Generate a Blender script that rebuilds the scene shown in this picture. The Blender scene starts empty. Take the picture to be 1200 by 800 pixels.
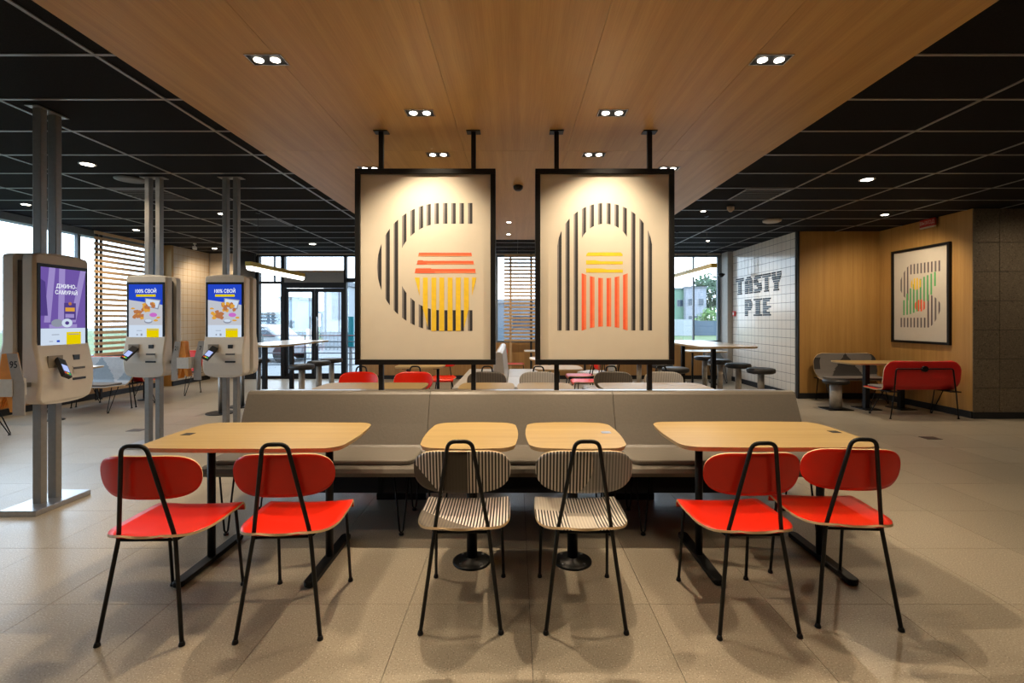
import bpy, math, random
from mathutils import Vector, Matrix
random.seed(7)
PI = math.pi
sc = bpy.context.scene
COL = sc.collection

# ------------------------------------------------------------------ camera
cam_d = bpy.data.cameras.new('camera')
cam_d.sensor_width = 36.0
cam_d.lens = 36.0 * 572.0 / 1200.0
cam_d.shift_x = -4.0 / 1200.0
cam_d.shift_y = -25.0 / 1200.0
cam_d.clip_end = 300
cam = bpy.data.objects.new('camera', cam_d)
COL.objects.link(cam)
cam.location = (0, 0, 1.42)
cam.rotation_euler = (PI / 2, 0, 0)
sc.camera = cam

# ------------------------------------------------------------------ world, exposure
world = bpy.data.worlds.new('overcast_sky')
sc.world = world
world.use_nodes = True
wn = world.node_tree
bg = wn.nodes['Background']
wtc = wn.nodes.new('ShaderNodeTexCoord')
wsep = wn.nodes.new('ShaderNodeSeparateXYZ')
wr = wn.nodes.new('ShaderNodeValToRGB')
wr.color_ramp.elements[0].position = 0.0
wr.color_ramp.elements[0].color = (0.86, 0.93, 1.0, 1)
wr.color_ramp.elements[1].position = 0.8
wr.color_ramp.elements[1].color = (0.72, 0.85, 1.0, 1)
wn.links.new(wtc.outputs['Generated'], wsep.inputs[0])
wn.links.new(wsep.outputs['Z'], wr.inputs[0])
wn.links.new(wr.outputs[0], bg.inputs[0])
bg.inputs[1].default_value = 3.6
sc.view_settings.view_transform = 'Standard'
sc.view_settings.look = 'None'
sc.view_settings.exposure = 0.75
sc.view_settings.gamma = 1.0
sc.view_settings.use_curve_mapping = False
sc.cycles.use_denoising = True
sc.cycles.max_bounces = 7
sc.cycles.diffuse_bounces = 3
sc.cycles.glossy_bounces = 3
sc.cycles.transparent_max_bounces = 12
sc.cycles.sample_clamp_indirect = 4.0
sc.cycles.caustics_reflective = False
sc.cycles.caustics_refractive = False
WARM = (1.0, 0.80, 0.55)
SPOT_W = 62.0        # the paired spots in the oak soffit
DOWN_W = 46.0        # round downlights in the black grid
ART_W = 14.0

def portal(name, loc, rot, sx, sy):
    l = bpy.data.lights.new(name, 'AREA'); l.shape = 'RECTANGLE'
    l.size = sx; l.size_y = sy
    l.cycles.is_portal = True
    o = bpy.data.objects.new(name, l); COL.objects.link(o)
    o.location = loc; o.rotation_euler = rot
portal('window_daylight', (-7.72, 5.6, 1.9), (0, -PI / 2, 0), 2.3, 9.4)
portal('window_daylight', (-5.0, 11.95, 1.6), (-PI / 2, 0, 0), 2.6, 3.0)
portal('window_daylight', (2.3, 11.95, 2.0), (-PI / 2, 0, 0), 5.6, 2.1)

# ------------------------------------------------------------------ node helpers
MATS = {}
def _m(name):
    m = bpy.data.materials.new(name); m.use_nodes = True
    MATS[name] = m
    return m, m.node_tree, m.node_tree.nodes['Principled BSDF']

def mat(name, col, rough=0.5, metal=0.0, noise=0.06, nscale=30.0, bump=0.0, coat=0.0, spec=0.5):
    if name in MATS: return MATS[name]
    m, nt, b = _m(name)
    tc = nt.nodes.new('ShaderNodeTexCoord')
    nz = nt.nodes.new('ShaderNodeTexNoise'); nz.inputs['Scale'].default_value = nscale
    nz.inputs['Detail'].default_value = 3
    nt.links.new(tc.outputs['Object'], nz.inputs['Vector'])
    r = nt.nodes.new('ShaderNodeValToRGB')
    r.color_ramp.elements[0].position = 0.3; r.color_ramp.elements[1].position = 0.7
    r.color_ramp.elements[0].color = [c * (1 - noise) for c in col] + [1]
    r.color_ramp.elements[1].color = [min(1, c * (1 + noise)) for c in col] + [1]
    nt.links.new(nz.outputs['Fac'], r.inputs[0])
    nt.links.new(r.outputs[0], b.inputs['Base Color'])
    b.inputs['Roughness'].default_value = rough
    b.inputs['Metallic'].default_value = metal
    b.inputs['Coat Weight'].default_value = coat
    b.inputs['Specular IOR Level'].default_value = spec
    if bump > 0:
        bp = nt.nodes.new('ShaderNodeBump'); bp.inputs['Strength'].default_value = bump
        bp.inputs['Distance'].default_value = 0.01
        nt.links.new(nz.outputs['Fac'], bp.inputs['Height']); nt.links.new(bp.outputs[0], b.inputs['Normal'])
    return m

def emit(name, col, s):
    if name in MATS: return MATS[name]
    m = bpy.data.materials.new(name); m.use_nodes = True; MATS[name] = m
    nt = m.node_tree; nt.nodes.remove(nt.nodes['Principled BSDF'])
    e = nt.nodes.new('ShaderNodeEmission'); e.inputs[0].default_value = list(col) + [1]; e.inputs[1].default_value = s
    nt.links.new(e.outputs[0], nt.nodes['Material Output'].inputs[0])
    return m

def wood(name, c1, c2, axis='Y', scale=1.0, rough=0.45, coord='Object', streak=22.0):
    """oak veneer: long streaks along one axis, fine pores on top"""
    m, nt, b = _m(name)
    tc = nt.nodes.new('ShaderNodeTexCoord'); mp = nt.nodes.new('ShaderNodeMapping')
    s = [streak * scale] * 3; s['XYZ'.index(axis)] = 0.5 * scale
    mp.inputs['Scale'].default_value = s
    src = tc.outputs[coord]
    info = nt.nodes.new('ShaderNodeObjectInfo')
    ad = nt.nodes.new('ShaderNodeVectorMath'); ad.operation = 'ADD'
    ml = nt.nodes.new('ShaderNodeVectorMath'); ml.operation = 'SCALE'; ml.inputs['Scale'].default_value = 7.3
    cmb = nt.nodes.new('ShaderNodeCombineXYZ')
    for i in range(3): nt.links.new(info.outputs['Random'], cmb.inputs[i])
    nt.links.new(cmb.outputs[0], ml.inputs[0])
    nt.links.new(src, ad.inputs[0]); nt.links.new(ml.outputs[0], ad.inputs[1])
    nt.links.new(ad.outputs[0], mp.inputs[0])
    n1 = nt.nodes.new('ShaderNodeTexNoise'); n1.inputs['Scale'].default_value = 0.55; n1.inputs['Detail'].default_value = 6
    n1.inputs['Distortion'].default_value = 0.4
    n2 = nt.nodes.new('ShaderNodeTexNoise'); n2.inputs['Scale'].default_value = 7.0; n2.inputs['Detail'].default_value = 2
    nt.links.new(mp.outputs[0], n1.inputs['Vector']); nt.links.new(mp.outputs[0], n2.inputs['Vector'])
    mx = nt.nodes.new('ShaderNodeMix'); mx.data_type = 'FLOAT'; mx.inputs[0].default_value = 0.35
    nt.links.new(n1.outputs['Fac'], mx.inputs[2]); nt.links.new(n2.outputs['Fac'], mx.inputs[3])
    r = nt.nodes.new('ShaderNodeValToRGB')
    r.color_ramp.elements[0].position = 0.33; r.color_ramp.elements[1].position = 0.67
    r.color_ramp.elements[0].color = list(c1) + [1]; r.color_ramp.elements[1].color = list(c2) + [1]
    nt.links.new(mx.outputs[0], r.inputs[0]); nt.links.new(r.outputs[0], b.inputs['Base Color'])
    b.inputs['Roughness'].default_value = rough
    return m

def speckle(name, base, light, dark, rough=0.35, var=0.10, sc1=260.0):
    """terrazzo-like stone: coarse mottling, light and dark grains, a little difference tile to tile"""
    m, nt, b = _m(name)
    tc = nt.nodes.new('ShaderNodeTexCoord'); info = nt.nodes.new('ShaderNodeObjectInfo')
    geo = nt.nodes.new('ShaderNodeNewGeometry')
    n1 = nt.nodes.new('ShaderNodeTexNoise'); n1.inputs['Scale'].default_value = sc1; n1.inputs['Detail'].default_value = 2
    n2 = nt.nodes.new('ShaderNodeTexNoise'); n2.inputs['Scale'].default_value = 3.0; n2.inputs['Detail'].default_value = 4
    nt.links.new(geo.outputs['Position'], n1.inputs['Vector']); nt.links.new(geo.outputs['Position'], n2.inputs['Vector'])
    r = nt.nodes.new('ShaderNodeValToRGB'); cr = r.color_ramp
    cr.elements[0].position = 0.30; cr.elements[0].color = list(dark) + [1]
    cr.elements[1].position = 0.42; cr.elements[1].color = list(base) + [1]
    e = cr.elements.new(0.60); e.color = list(base) + [1]
    e = cr.elements.new(0.72); e.color = list(light) + [1]
    nt.links.new(n1.outputs['Fac'], r.inputs[0])
    hs = nt.nodes.new('ShaderNodeHueSaturation')
    ma = nt.nodes.new('ShaderNodeMath'); ma.operation = 'MULTIPLY_ADD'
    ma.inputs[1].default_value = var; ma.inputs[2].default_value = 1.0 - var * 0.9
    mb = nt.nodes.new('ShaderNodeMath'); mb.operation = 'MULTIPLY_ADD'; mb.inputs[1].default_value = 0.12
    nt.links.new(info.outputs['Random'], ma.inputs[0]); nt.links.new(n2.outputs['Fac'], mb.inputs[0]); nt.links.new(ma.outputs[0], mb.inputs[2])
    nt.links.new(mb.outputs[0], hs.inputs['Value']); nt.links.new(r.outputs[0], hs.inputs['Color'])
    nt.links.new(hs.outputs[0], b.inputs['Base Color'])
    mr = nt.nodes.new('ShaderNodeMath'); mr.operation = 'MULTIPLY_ADD'; mr.inputs[1].default_value = 0.12; mr.inputs[2].default_value = rough
    nt.links.new(n2.outputs['Fac'], mr.inputs[0]); nt.links.new(mr.outputs[0], b.inputs['Roughness'])
    return m

def glass(name, tint=(0.90, 0.96, 1.0), refl=0.10):
    m = bpy.data.materials.new(name); m.use_nodes = True; MATS[name] = m
    nt = m.node_tree; nt.nodes.remove(nt.nodes['Principled BSDF'])
    t = nt.nodes.new('ShaderNodeBsdfTransparent'); t.inputs[0].default_value = list(tint) + [1]
    g = nt.nodes.new('ShaderNodeBsdfGlossy'); g.inputs['Roughness'].default_value = 0.02
    mx = nt.nodes.new('ShaderNodeMixShader'); mx.inputs[0].default_value = refl
    nt.links.new(t.outputs[0], mx.inputs[1]); nt.links.new(g.outputs[0], mx.inputs[2])
    nt.links.new(mx.outputs[0], nt.nodes['Material Output'].inputs[0])
    return m

def stripes(name, kind):
    """printed laminate: fine dark stripes on a pale ground; kind chooses the blocks of the print"""
    m, nt, b = _m(name)
    L = nt.links
    tc = nt.nodes.new('ShaderNodeTexCoord'); sp = nt.nodes.new('ShaderNodeSeparateXYZ')
    L.new(tc.outputs['Object'], sp.inputs[0])
    X, Y, Z = sp.outputs
    def M(op, a, c=None, d=None):
        n = nt.nodes.new('ShaderNodeMath'); n.operation = op
        for i, v in enumerate((a, c, d)):
            if v is None: continue
            if isinstance(v, (int, float)): n.inputs[i].default_value = v
            else: L.new(v, n.inputs[i])
        return n.outputs[0]
    def mixc(f, c1, c2):
        n = nt.nodes.new('ShaderNodeMix'); n.data_type = 'RGBA'
        L.new(f, n.inputs[0])
        for i, v in ((6, c1), (7, c2)):
            if isinstance(v, tuple): n.inputs[i].default_value = list(v) + [1]
            else: L.new(v, n.inputs[i])
        return n.outputs[2]
    st = M('GREATER_THAN', M('FRACT', M('DIVIDE', M('ADD', X, 5.0), 0.0150)), 0.52)
    wide = M('GREATER_THAN', M('FRACT', M('DIVIDE', M('ADD', X, 5.0), 0.0150)), 0.50)
    pale = (0.72, 0.66, 0.60); dark = (0.006, 0.005, 0.005); taupe = (0.055, 0.042, 0.032); grey = (0.20, 0.19, 0.19)
    base = mixc(st, pale, dark)
    if kind == 'back_a':
        c = mixc(wide, taupe, (0.048, 0.037, 0.028))
        mid = M('LESS_THAN', M('ABSOLUTE', M('ADD', X, 0.025)), 0.055)
        base = mixc(mid, base, c)
        diag = M('LESS_THAN', M('ADD', X, M('MULTIPLY', M('SUBTRACT', Z, 0.72), 0.9)), -0.19)
        base = mixc(diag, base, taupe)
    elif kind == 'back_b':
        g = mixc(wide, (0.42, 0.40, 0.39), grey)
        d = M('SQRT', M('ADD', M('POWER', M('ADD', X, 0.13), 2.0), M('POWER', M('SUBTRACT', Z, 0.76), 2.0)))
        out = M('GREATER_THAN', d, 0.165)
        base = mixc(out, base, g)
    elif kind == 'seat_a':
        diag = M('LESS_THAN', M('ADD', X, M('MULTIPLY', Y, 1.3)), -0.20)
        base = mixc(diag, base, mixc(st, (0.16, 0.13, 0.10), (0.10, 0.085, 0.07)))
    elif kind == 'seat_b':
        a = M('MULTIPLY', M('GREATER_THAN', Y, 0.02), M('LESS_THAN', X, -0.06))
        base = mixc(a, base, mixc(st, (0.52, 0.47, 0.40), (0.44, 0.39, 0.33)))
        a2 = M('MULTIPLY', M('LESS_THAN', Y, 0.0), M('LESS_THAN', M('ABSOLUTE', M('SUBTRACT', X, 0.0)), 0.06))
        base = mixc(a2, base, mixc(st, (0.52, 0.47, 0.40), (0.40, 0.35, 0.30)))
    elif kind == 'light':
        base = mixc(st, (0.50, 0.46, 0.42), grey)
    elif kind == 'dark':
        base = mixc(st, (0.12, 0.095, 0.075), (0.02, 0.017, 0.015))
    L.new(base, b.inputs['Base Color'])
    b.inputs['Roughness'].default_value = 0.4
    return m

# ------------------------------------------------------------------ materials
FLOOR = speckle('terrazzo_floor', (0.345, 0.295, 0.225), (0.66, 0.60, 0.50), (0.15, 0.13, 0.105), 0.25, 0.12, 150.0)
STONEWALL = speckle('dark_stone_panel', (0.155, 0.12, 0.08), (0.26, 0.21, 0.145), (0.07, 0.05, 0.03), 0.6, 0.16, 60.0)
OAK_CEIL = wood('oak_ceiling', (0.40, 0.228, 0.064), (0.55, 0.335, 0.108), 'Y', 1.0, 0.42)
OAK_WALL = wood('oak_wall', (0.34, 0.175, 0.045), (0.46, 0.26, 0.078), 'Z', 1.4, 0.5)
OAK_WALL2 = wood('oak_low_wall', (0.34, 0.17, 0.055), (0.44, 0.25, 0.09), 'Z', 1.4, 0.5)
OAK_TABLE = wood('oak_tabletop', (0.30, 0.20, 0.070), (0.385, 0.265, 0.104), 'X', 2.2, 0.45)
SLAT = wood('slat_wood', (0.50, 0.32, 0.16), (0.60, 0.40, 0.22), 'Y', 1.5, 0.55)
PLY = mat('plywood_edge', (0.52, 0.36, 0.19), 0.5)
RED = mat('red_laminate', (0.66, 0.014, 0.002), 0.30, 0, 0.04, 12, spec=0.35)
REDV = mat('red_shell', (0.60, 0.012, 0.010), 0.42, 0, 0.04, 12)
BLACK = mat('black_metal', (0.0035, 0.0035, 0.004), 0.42, 0.0, 0.05, spec=0.3)
BLACKM = mat('matt_black', (0.008, 0.008, 0.009), 0.7)
CEILBLK = mat('black_ceiling_tile', (0.009, 0.008, 0.008), 0.9, 0, 0.5, 180, spec=0.12)
GRID = mat('ceiling_grid_metal', (0.26, 0.255, 0.25), 0.38, 0.35)
LEATHER = mat('taupe_leather', (0.115, 0.10, 0.083), 0.36, 0, 0.05, 60, 0.08)
LEATHER2 = mat('pale_grey_leather', (0.42, 0.40, 0.38), 0.36, 0, 0.05, 60, 0.05)
STEEL = mat('brushed_steel', (0.42, 0.42, 0.43), 0.28, 0.9, 0.08, 90)
ALU = mat('grey_pole_metal', (0.27, 0.255, 0.24), 0.38, 0.45)
KIOSK = mat('kiosk_beige', (0.68, 0.625, 0.55), 0.55, 0, 0.02)
KIOSKD = mat('kiosk_dark_seam', (0.11, 0.105, 0.10), 0.5)
PAPER = mat('poster_paper', (0.545, 0.495, 0.415), 0.6, 0, 0.02, 8)
INK = mat('print_black', (0.014, 0.013, 0.016), 0.6)
INKG = mat('print_grey', (0.17, 0.16, 0.16), 0.6)
PRED = mat('print_red', (0.78, 0.10, 0.035), 0.6)
PORG = mat('print_orange', (0.80, 0.20, 0.08), 0.6)
PYEL = mat('print_yellow', (0.72, 0.48, 0.02), 0.6)
PGRN = mat('print_green', (0.08, 0.36, 0.12), 0.6)
PLUM = mat('print_plum', (0.06, 0.022, 0.03), 0.6)
TILEW = mat('glazed_tile', (0.76, 0.70, 0.62), 0.12, 0, 0.03, 3, 0.0)
TILEG = mat('warm_glazed_tile', (0.62, 0.52, 0.40), 0.2, 0, 0.03, 3)
GROUT = mat('grout', (0.10, 0.09, 0.085), 0.8)
PLASTER = mat('pale_plaster', (0.45, 0.40, 0.34), 0.8)
WFRAME = mat('window_frame_grey', (0.14, 0.17, 0.20), 0.45)
WFRAMEB = mat('door_frame_black', (0.005, 0.005, 0.006), 0.5, spec=0.25)
GREYF = mat('grey_fabric', (0.17, 0.155, 0.145), 0.85, 0, 0.1, 200)
GREYL = mat('light_grey_shell', (0.30, 0.30, 0.31), 0.5)
DARKF = mat('dark_pattern', (0.030, 0.027, 0.026), 0.8)
CUSH = mat('black_seat_pad', (0.016, 0.015, 0.015), 0.5)
STONE = mat('pale_stone_column', (0.36, 0.32, 0.27), 0.6, 0, 0.25, 9)
CHROME = mat('lamp_chrome', (0.55, 0.50, 0.44), 0.2, 1.0)
WHITE = mat('white_plastic', (0.62, 0.60, 0.56), 0.4)
CREAM = mat('white_tabletop', (0.62, 0.55, 0.46), 0.25)
LAMP = emit('lamp_glow', (1.0, 0.90, 0.76), 14.0)
TUBE = emit('linear_lamp_glow', (1.0, 0.95, 0.86), 3.2)
BRASS = mat('brass_lamp_body', (0.50, 0.36, 0.06), 0.4, 0.3)
GLASS = glass('window_glass')
BACKA = stripes('striped_back_dark', 'back_a'); BACKB = stripes('striped_back_grey', 'back_b')
SEATA = stripes('striped_seat_dark', 'seat_a'); SEATB = stripes('striped_seat_pale', 'seat_b')
STL = stripes('striped_light', 'light'); STD = stripes('striped_dark', 'dark')

# ------------------------------------------------------------------ mesh builder
class MB:
    def __init__(s): s.v = []; s.f = []; s.mi = []; s.sm = []
    def add(s, vs, fs, mi=0, smooth=False):
        n = len(s.v); s.v += [tuple(p) for p in vs]
        for f in fs:
            s.f.append(tuple(i + n for i in f)); s.mi.append(mi); s.sm.append(smooth)
    def box(s, x0, x1, y0, y1, z0, z1, mi=0):
        s.add([(x0,y0,z0),(x1,y0,z0),(x1,y1,z0),(x0,y1,z0),(x0,y0,z1),(x1,y0,z1),(x1,y1,z1),(x0,y1,z1)],
              [(3,2,1,0),(4,5,6,7),(0,1,5,4),(1,2,6,5),(2,3,7,6),(3,0,4,7)], mi)
        return s
    def cbox(s, c, d, mi=0):
        return s.box(c[0]-d[0]/2, c[0]+d[0]/2, c[1]-d[1]/2, c[1]+d[1]/2, c[2]-d[2]/2, c[2]+d[2]/2, mi)
    def prism(s, poly, z0, z1, mi=0, ax='Z', mi_side=None, cham=0.0):
        """poly (a,b) extruded along ax; the lower rim may be drawn in by cham"""
        def P(a, b, c): return {'Z': (a,b,c), 'Y': (a,c,b), 'X': (c,a,b)}[ax]
        n = len(poly)
        cx = sum(p[0] for p in poly)/n; cy = sum(p[1] for p in poly)/n
        def inset(p):
            d = math.hypot(p[0]-cx, p[1]-cy) or 1
            return (p[0]-(p[0]-cx)/d*cham, p[1]-(p[1]-cy)/d*cham)
        lo = [inset(p) for p in poly] if cham else poly
        vs = [P(a,b,z0) for a,b in lo] + [P(a,b,z1) for a,b in poly]
        m2 = mi if mi_side is None else mi_side
        s.add(vs, [tuple(range(n-1,-1,-1)), tuple(range(n,2*n))], mi)
        s.f_side(vs, n, m2)
        return s
    def f_side(s, vs, n, mi):
        b = len(s.v) - 2*n
        for i in range(n):
            j = (i+1) % n
            s.f.append((b+i, b+j, b+n+j, b+n+i)); s.mi.append(mi); s.sm.append(False)
    def tube(s, pts, r, seg=8, mi=0, closed=False, cap=True):
        pts = [Vector(p) for p in pts]; n = len(pts)
        rs = r if isinstance(r, (list, tuple)) else [r]*n
        t0 = (pts[1]-pts[0]).normalized()
        up = Vector((0,0,1)) if abs(t0.z) < 0.9 else Vector((1,0,0))
        u = t0.cross(up).normalized(); rings = []
        prev = t0
        for i, p in enumerate(pts):
            if closed: t = (pts[(i+1)%n]-pts[i-1]).normalized()
            elif i == 0: t = t0
            elif i == n-1: t = (pts[-1]-pts[-2]).normalized()
            else: t = ((pts[i+1]-p).normalized()+(p-pts[i-1]).normalized()).normalized()
            q = prev.rotation_difference(t); u = (q @ u).normalized(); prev = t
            w = t.cross(u).normalized()
            rings.append([p + (u*math.cos(2*PI*k/seg)+w*math.sin(2*PI*k/seg))*rs[i] for k in range(seg)])
        vs = [v for rg in rings for v in rg]; fs = []
        for i in range(n if closed else n-1):
            a = i*seg; b = ((i+1)%n)*seg
            for k in range(seg):
                l = (k+1)%seg
                fs.append((a+k, a+l, b+l, b+k))
        s.add(vs, fs, mi, True)
        if cap and not closed:
            b = len(s.v)-len(vs)
            s.f.append(tuple(b+k for k in range(seg-1,-1,-1))); s.mi.append(mi); s.sm.append(False)
            s.f.append(tuple(b+(n-1)*seg+k for k in range(seg))); s.mi.append(mi); s.sm.append(False)
        return s
    def cyl(s, c, r, z0, z1, seg=24, mi=0, r2=None):
        return s.tube([(c[0],c[1],z0),(c[0],c[1],z1)], [r, r if r2 is None else r2], seg, mi)
    def lathe(s, prof, c=(0,0,0), seg=24, mi=0):
        vs = []; fs = []
        for (r, z) in prof:
            for k in range(seg):
                a = 2*PI*k/seg; vs.append((c[0]+r*math.cos(a), c[1]+r*math.sin(a), c[2]+z))
        for i in range(len(prof)-1):
            for k in range(seg):
                l = (k+1)%seg; fs.append((i*seg+k, i*seg+l, (i+1)*seg+l, (i+1)*seg+k))
        s.add(vs, fs, mi, True)
        b = len(s.v)-len(vs); n = len(prof)
        s.f.append(tuple(b+k for k in range(seg-1,-1,-1))); s.mi.append(mi); s.sm.append(False)
        s.f.append(tuple(b+(n-1)*seg+k for k in range(seg))); s.mi.append(mi); s.sm.append(False)
        return s
    def shell(s, fn, us, vs_, th, mi=0, mi_back=None, mi_rim=None, pick=None):
        """a curved sheet fn(u,v)->point thickened by th on its back, with a rim"""
        nu, nv = len(us), len(vs_)
        P = [[Vector(fn(u, v)) for v in vs_] for u in us]
        N = [[None]*nv for _ in us]
        for i in range(nu):
            for j in range(nv):
                a = P[min(i+1,nu-1)][j]-P[max(i-1,0)][j]; b = P[i][min(j+1,nv-1)]-P[i][max(j-1,0)]
                c = a.cross(b)
                N[i][j] = c.normalized() if c.length > 1e-9 else None
        for i in range(nu):
            for j in range(nv):
                if N[i][j] is None: N[i][j] = N[min(max(i,1),nu-2)][min(max(j,1),nv-2)] or Vector((0,0,1))
        front = [P[i][j] for i in range(nu) for j in range(nv)]
        back = [P[i][j]-N[i][j]*th for i in range(nu) for j in range(nv)]
        I = lambda i, j: i*nv+j
        b0 = len(s.v); K = nu*nv
        s.v += [tuple(p) for p in front+back]
        def F(t, m, smt=True):
            s.f.append(tuple(b0+k for k in t)); s.mi.append(m); s.sm.append(smt)
        for i in range(nu-1):
            for j in range(nv-1):
                m = mi
                if pick: m = pick((us[i]+us[i+1])/2, (vs_[j]+vs_[j+1])/2)
                F((I(i,j), I(i+1,j), I(i+1,j+1), I(i,j+1)), m)
                F((K+I(i,j), K+I(i,j+1), K+I(i+1,j+1), K+I(i+1,j)), mi if mi_back is None else mi_back)
        mr = mi if mi_rim is None else mi_rim
        ring = [I(i,0) for i in range(nu)]+[I(nu-1,j) for j in range(1,nv)]+[I(i,nv-1) for i in range(nu-2,-1,-1)]+[I(0,j) for j in range(nv-2,0,-1)]
        for k in range(len(ring)):
            a, b = ring[k], ring[(k+1)%len(ring)]
            F((a, K+a, K+b, b), mr, False)
        return s
    def mesh(s, name, mats):
        me = bpy.data.meshes.new(name)
        me.from_pydata(s.v, [], s.f)
        for m in (mats if isinstance(mats, (list, tuple)) else [mats]): me.materials.append(m)
        me.polygons.foreach_set('material_index', s.mi)
        me.polygons.foreach_set('use_smooth', s.sm)
        me.update()
        return me
    def build(s, name, mats, parent=None, loc=None, rot=None, bevel=0.0):
        o = bpy.data.objects.new(name, s.mesh(name, mats)); COL.objects.link(o)
        if parent: o.parent = parent
        if loc: o.location = loc
        if rot: o.rotation_euler = rot
        if bevel:
            b = o.modifiers.new('bevel', 'BEVEL'); b.width = bevel; b.segments = 2; b.limit_method = 'ANGLE'; b.angle_limit = 0.7
        return o

def tag(o, label=None, cat=None, group=None, kind=None):
    if label: o['label'] = label
    if cat: o['category'] = cat
    if group: o['group'] = group
    if kind: o['kind'] = kind
    return o
def empty(name, loc=(0,0,0), rz=0.0, label=None, cat=None, group=None):
    o = bpy.data.objects.new(name, None); COL.objects.link(o)
    o.location = loc; o.rotation_euler = (0,0,rz); o.empty_display_size = 0.1
    return tag(o, label, cat, group)
def struct(o): o['kind'] = 'structure'; return o
def copy_tree(o, parent=None):
    c = o.copy(); COL.objects.link(c)
    c.parent = parent
    for ch in list(o.children): copy_tree(ch, c)
    return c
def inst(name, me, parent, loc, rot=None):
    o = bpy.data.objects.new(name, me); COL.objects.link(o); o.parent = parent; o.location = loc
    if rot: o.rotation_euler = rot
    return o
def rrect(w, d, r, bow=0.0, n=8):
    """rounded rectangle w x d about the origin, sides bowed out a little"""
    pts = []
    for (sx, sy, a0) in ((1,1,0),(-1,1,PI/2),(-1,-1,PI),(1,-1,1.5*PI)):
        cx = sx*(w/2-r); cy = sy*(d/2-r)
        for k in range(n+1):
            a = a0+PI/2*k/n; pts.append((cx+r*math.cos(a), cy+r*math.sin(a)))
    if bow:
        pts2 = []
        for i, p in enumerate(pts):
            pts2.append(p)
            q = pts[(i+1)%len(pts)]
            if i % (n+1) == n:
                for t in (0.25, 0.5, 0.75):
                    m = (p[0]+(q[0]-p[0])*t, p[1]+(q[1]-p[1])*t); k = bow*4*t*(1-t)
                    L = math.hypot(q[0]-p[0], q[1]-p[1]) or 1
                    nx, ny = (q[1]-p[1])/L, -(q[0]-p[0])/L
                    pts2.append((m[0]+nx*k, m[1]+ny*k))
        pts = pts2
    return pts
def arc3(p0, p1, p2, r, n=5):
    """points rounding the corner at p1 between p0 and p2"""
    p0, p1, p2 = Vector(p0), Vector(p1), Vector(p2)
    a = p1+(p0-p1).normalized()*r; b = p1+(p2-p1).normalized()*r
    return [tuple(a*(1-t)**2+p1*2*t*(1-t)+b*t**2) for t in [k/n for k in range(n+1)]]
def cosr(n, a=-1.0, b=1.0):
    return [a+(b-a)*(0.5-0.5*math.cos(PI*k/(n-1))) for k in range(n)]
def lin(n, a, b): return [a+(b-a)*k/(n-1) for k in range(n)]
def text(s, size, m, name, parent=None, loc=(0,0,0), rot=(0,0,0), sx=1.0, depth=0.0006, align='CENTER'):
    cu = bpy.data.curves.new(name, 'FONT'); cu.body = s; cu.size = size; cu.extrude = depth
    cu.align_x = align; cu.align_y = 'CENTER'; cu.offset = size*0.012; cu.resolution_u = 3
    t = bpy.data.objects.new(name, cu)
    COL.objects.link(t); bpy.context.view_layer.update()
    me = bpy.data.meshes.new_from_object(t.evaluated_get(bpy.context.evaluated_depsgraph_get()))
    bpy.data.objects.remove(t); me.materials.clear(); me.materials.append(m)
    o = bpy.data.objects.new(name, me); COL.objects.link(o); o.parent = parent; o.location = loc; o.rotation_euler = rot; o.scale = (sx,1,1)
    return o

# =================================================================== STRUCTURE
XL, XR, YB, YF, ZC, ZW = -7.6, 10.6, 11.8, -4.0, 3.03, 2.92
# floor: slab, single tiles in front, the rest joined
fl = struct(MB().box(XL-0.3, XR+0.2, YF-0.2, YB+0.3, -0.12, -0.006).build('floor', GROUT))
tiles = []
for i in range(-14, 19):
    for j in range(-11, 17):
        x0 = 0.07+0.6*i; y0 = 2.44+0.6*j
        if x0+0.6 < XL or x0 > XR or y0+0.6 < YF or y0 > YB: continue
        xc, yc = x0+0.3, y0+0.3
        px = 604+572*xc/max(yc, 0.1); vis = yc > 1.75 and -90 < px < 1290
        tiles.append((0 if vis else 1, yc*yc+xc*xc*0.3, x0, y0))
tiles.sort()
tm = MB().box(0.0012, 0.5988, 0.0012, 0.5988, -0.006, 0.0).mesh('floor_tile', FLOOR)
far = MB()
for k, (h, d, x0, y0) in enumerate(tiles):
    x1 = min(x0+0.5988, XR); 
    if h == 0 and k < 295 and x0 > XL and x0+0.6 < XR and y0+0.6 < YB:
        inst('floor_tile', tm, fl, (x0, y0, 0))
    else:
        far.box(max(x0+0.0012, XL), x1, max(y0+0.0012, YF), min(y0+0.5988, YB), -0.006, 0.0)
o = far.build('outer_floor_tiles', FLOOR, fl); o['kind'] = 'stuff'

# ceiling: black grid
ce = struct(MB().box(XL-0.3, XR+0.2, YF-0.2, YB+0.3, ZC+0.03, ZC+0.15).build('ceiling', BLACKM))
lx = [XL, -6.21, -4.99, -3.77, -2.55, -2.25]; rx = [2.25, 3.4, 4.6, 5.8, 7.0, 8.2, 9.4, XR]; mx_ = [-2.25, -1.1, 0.05, 1.2, 2.25]
rows = [2.36+0.597*k for k in range(0, 16)]+[YB]
def ctile(x0, x1, y0, y1):
    MB().box(x0+0.008, x1-0.008, y0+0.008, y1-0.008, ZC, ZC+0.018).build('ceiling_tile', CEILBLK, ce)
for j in range(len(rows)-1):
    y0, y1 = rows[j], rows[j+1]
    for i in range(5): ctile(lx[i], lx[i+1], y0, y1)
    for i in range(5): ctile(rx[i], rx[i+1], y0, y1)
    if y0 > 9.0:
        for i in range(4): ctile(mx_[i], mx_[i+1], y0, y1)
MB().box(XL, XR, YF, 2.352, ZC, ZC+0.018).build('ceiling_field', CEILBLK, ce)
MB().box(8.21, XR, 2.36, YB, ZC, ZC+0.018).build('ceiling_field', CEILBLK, ce)
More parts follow.
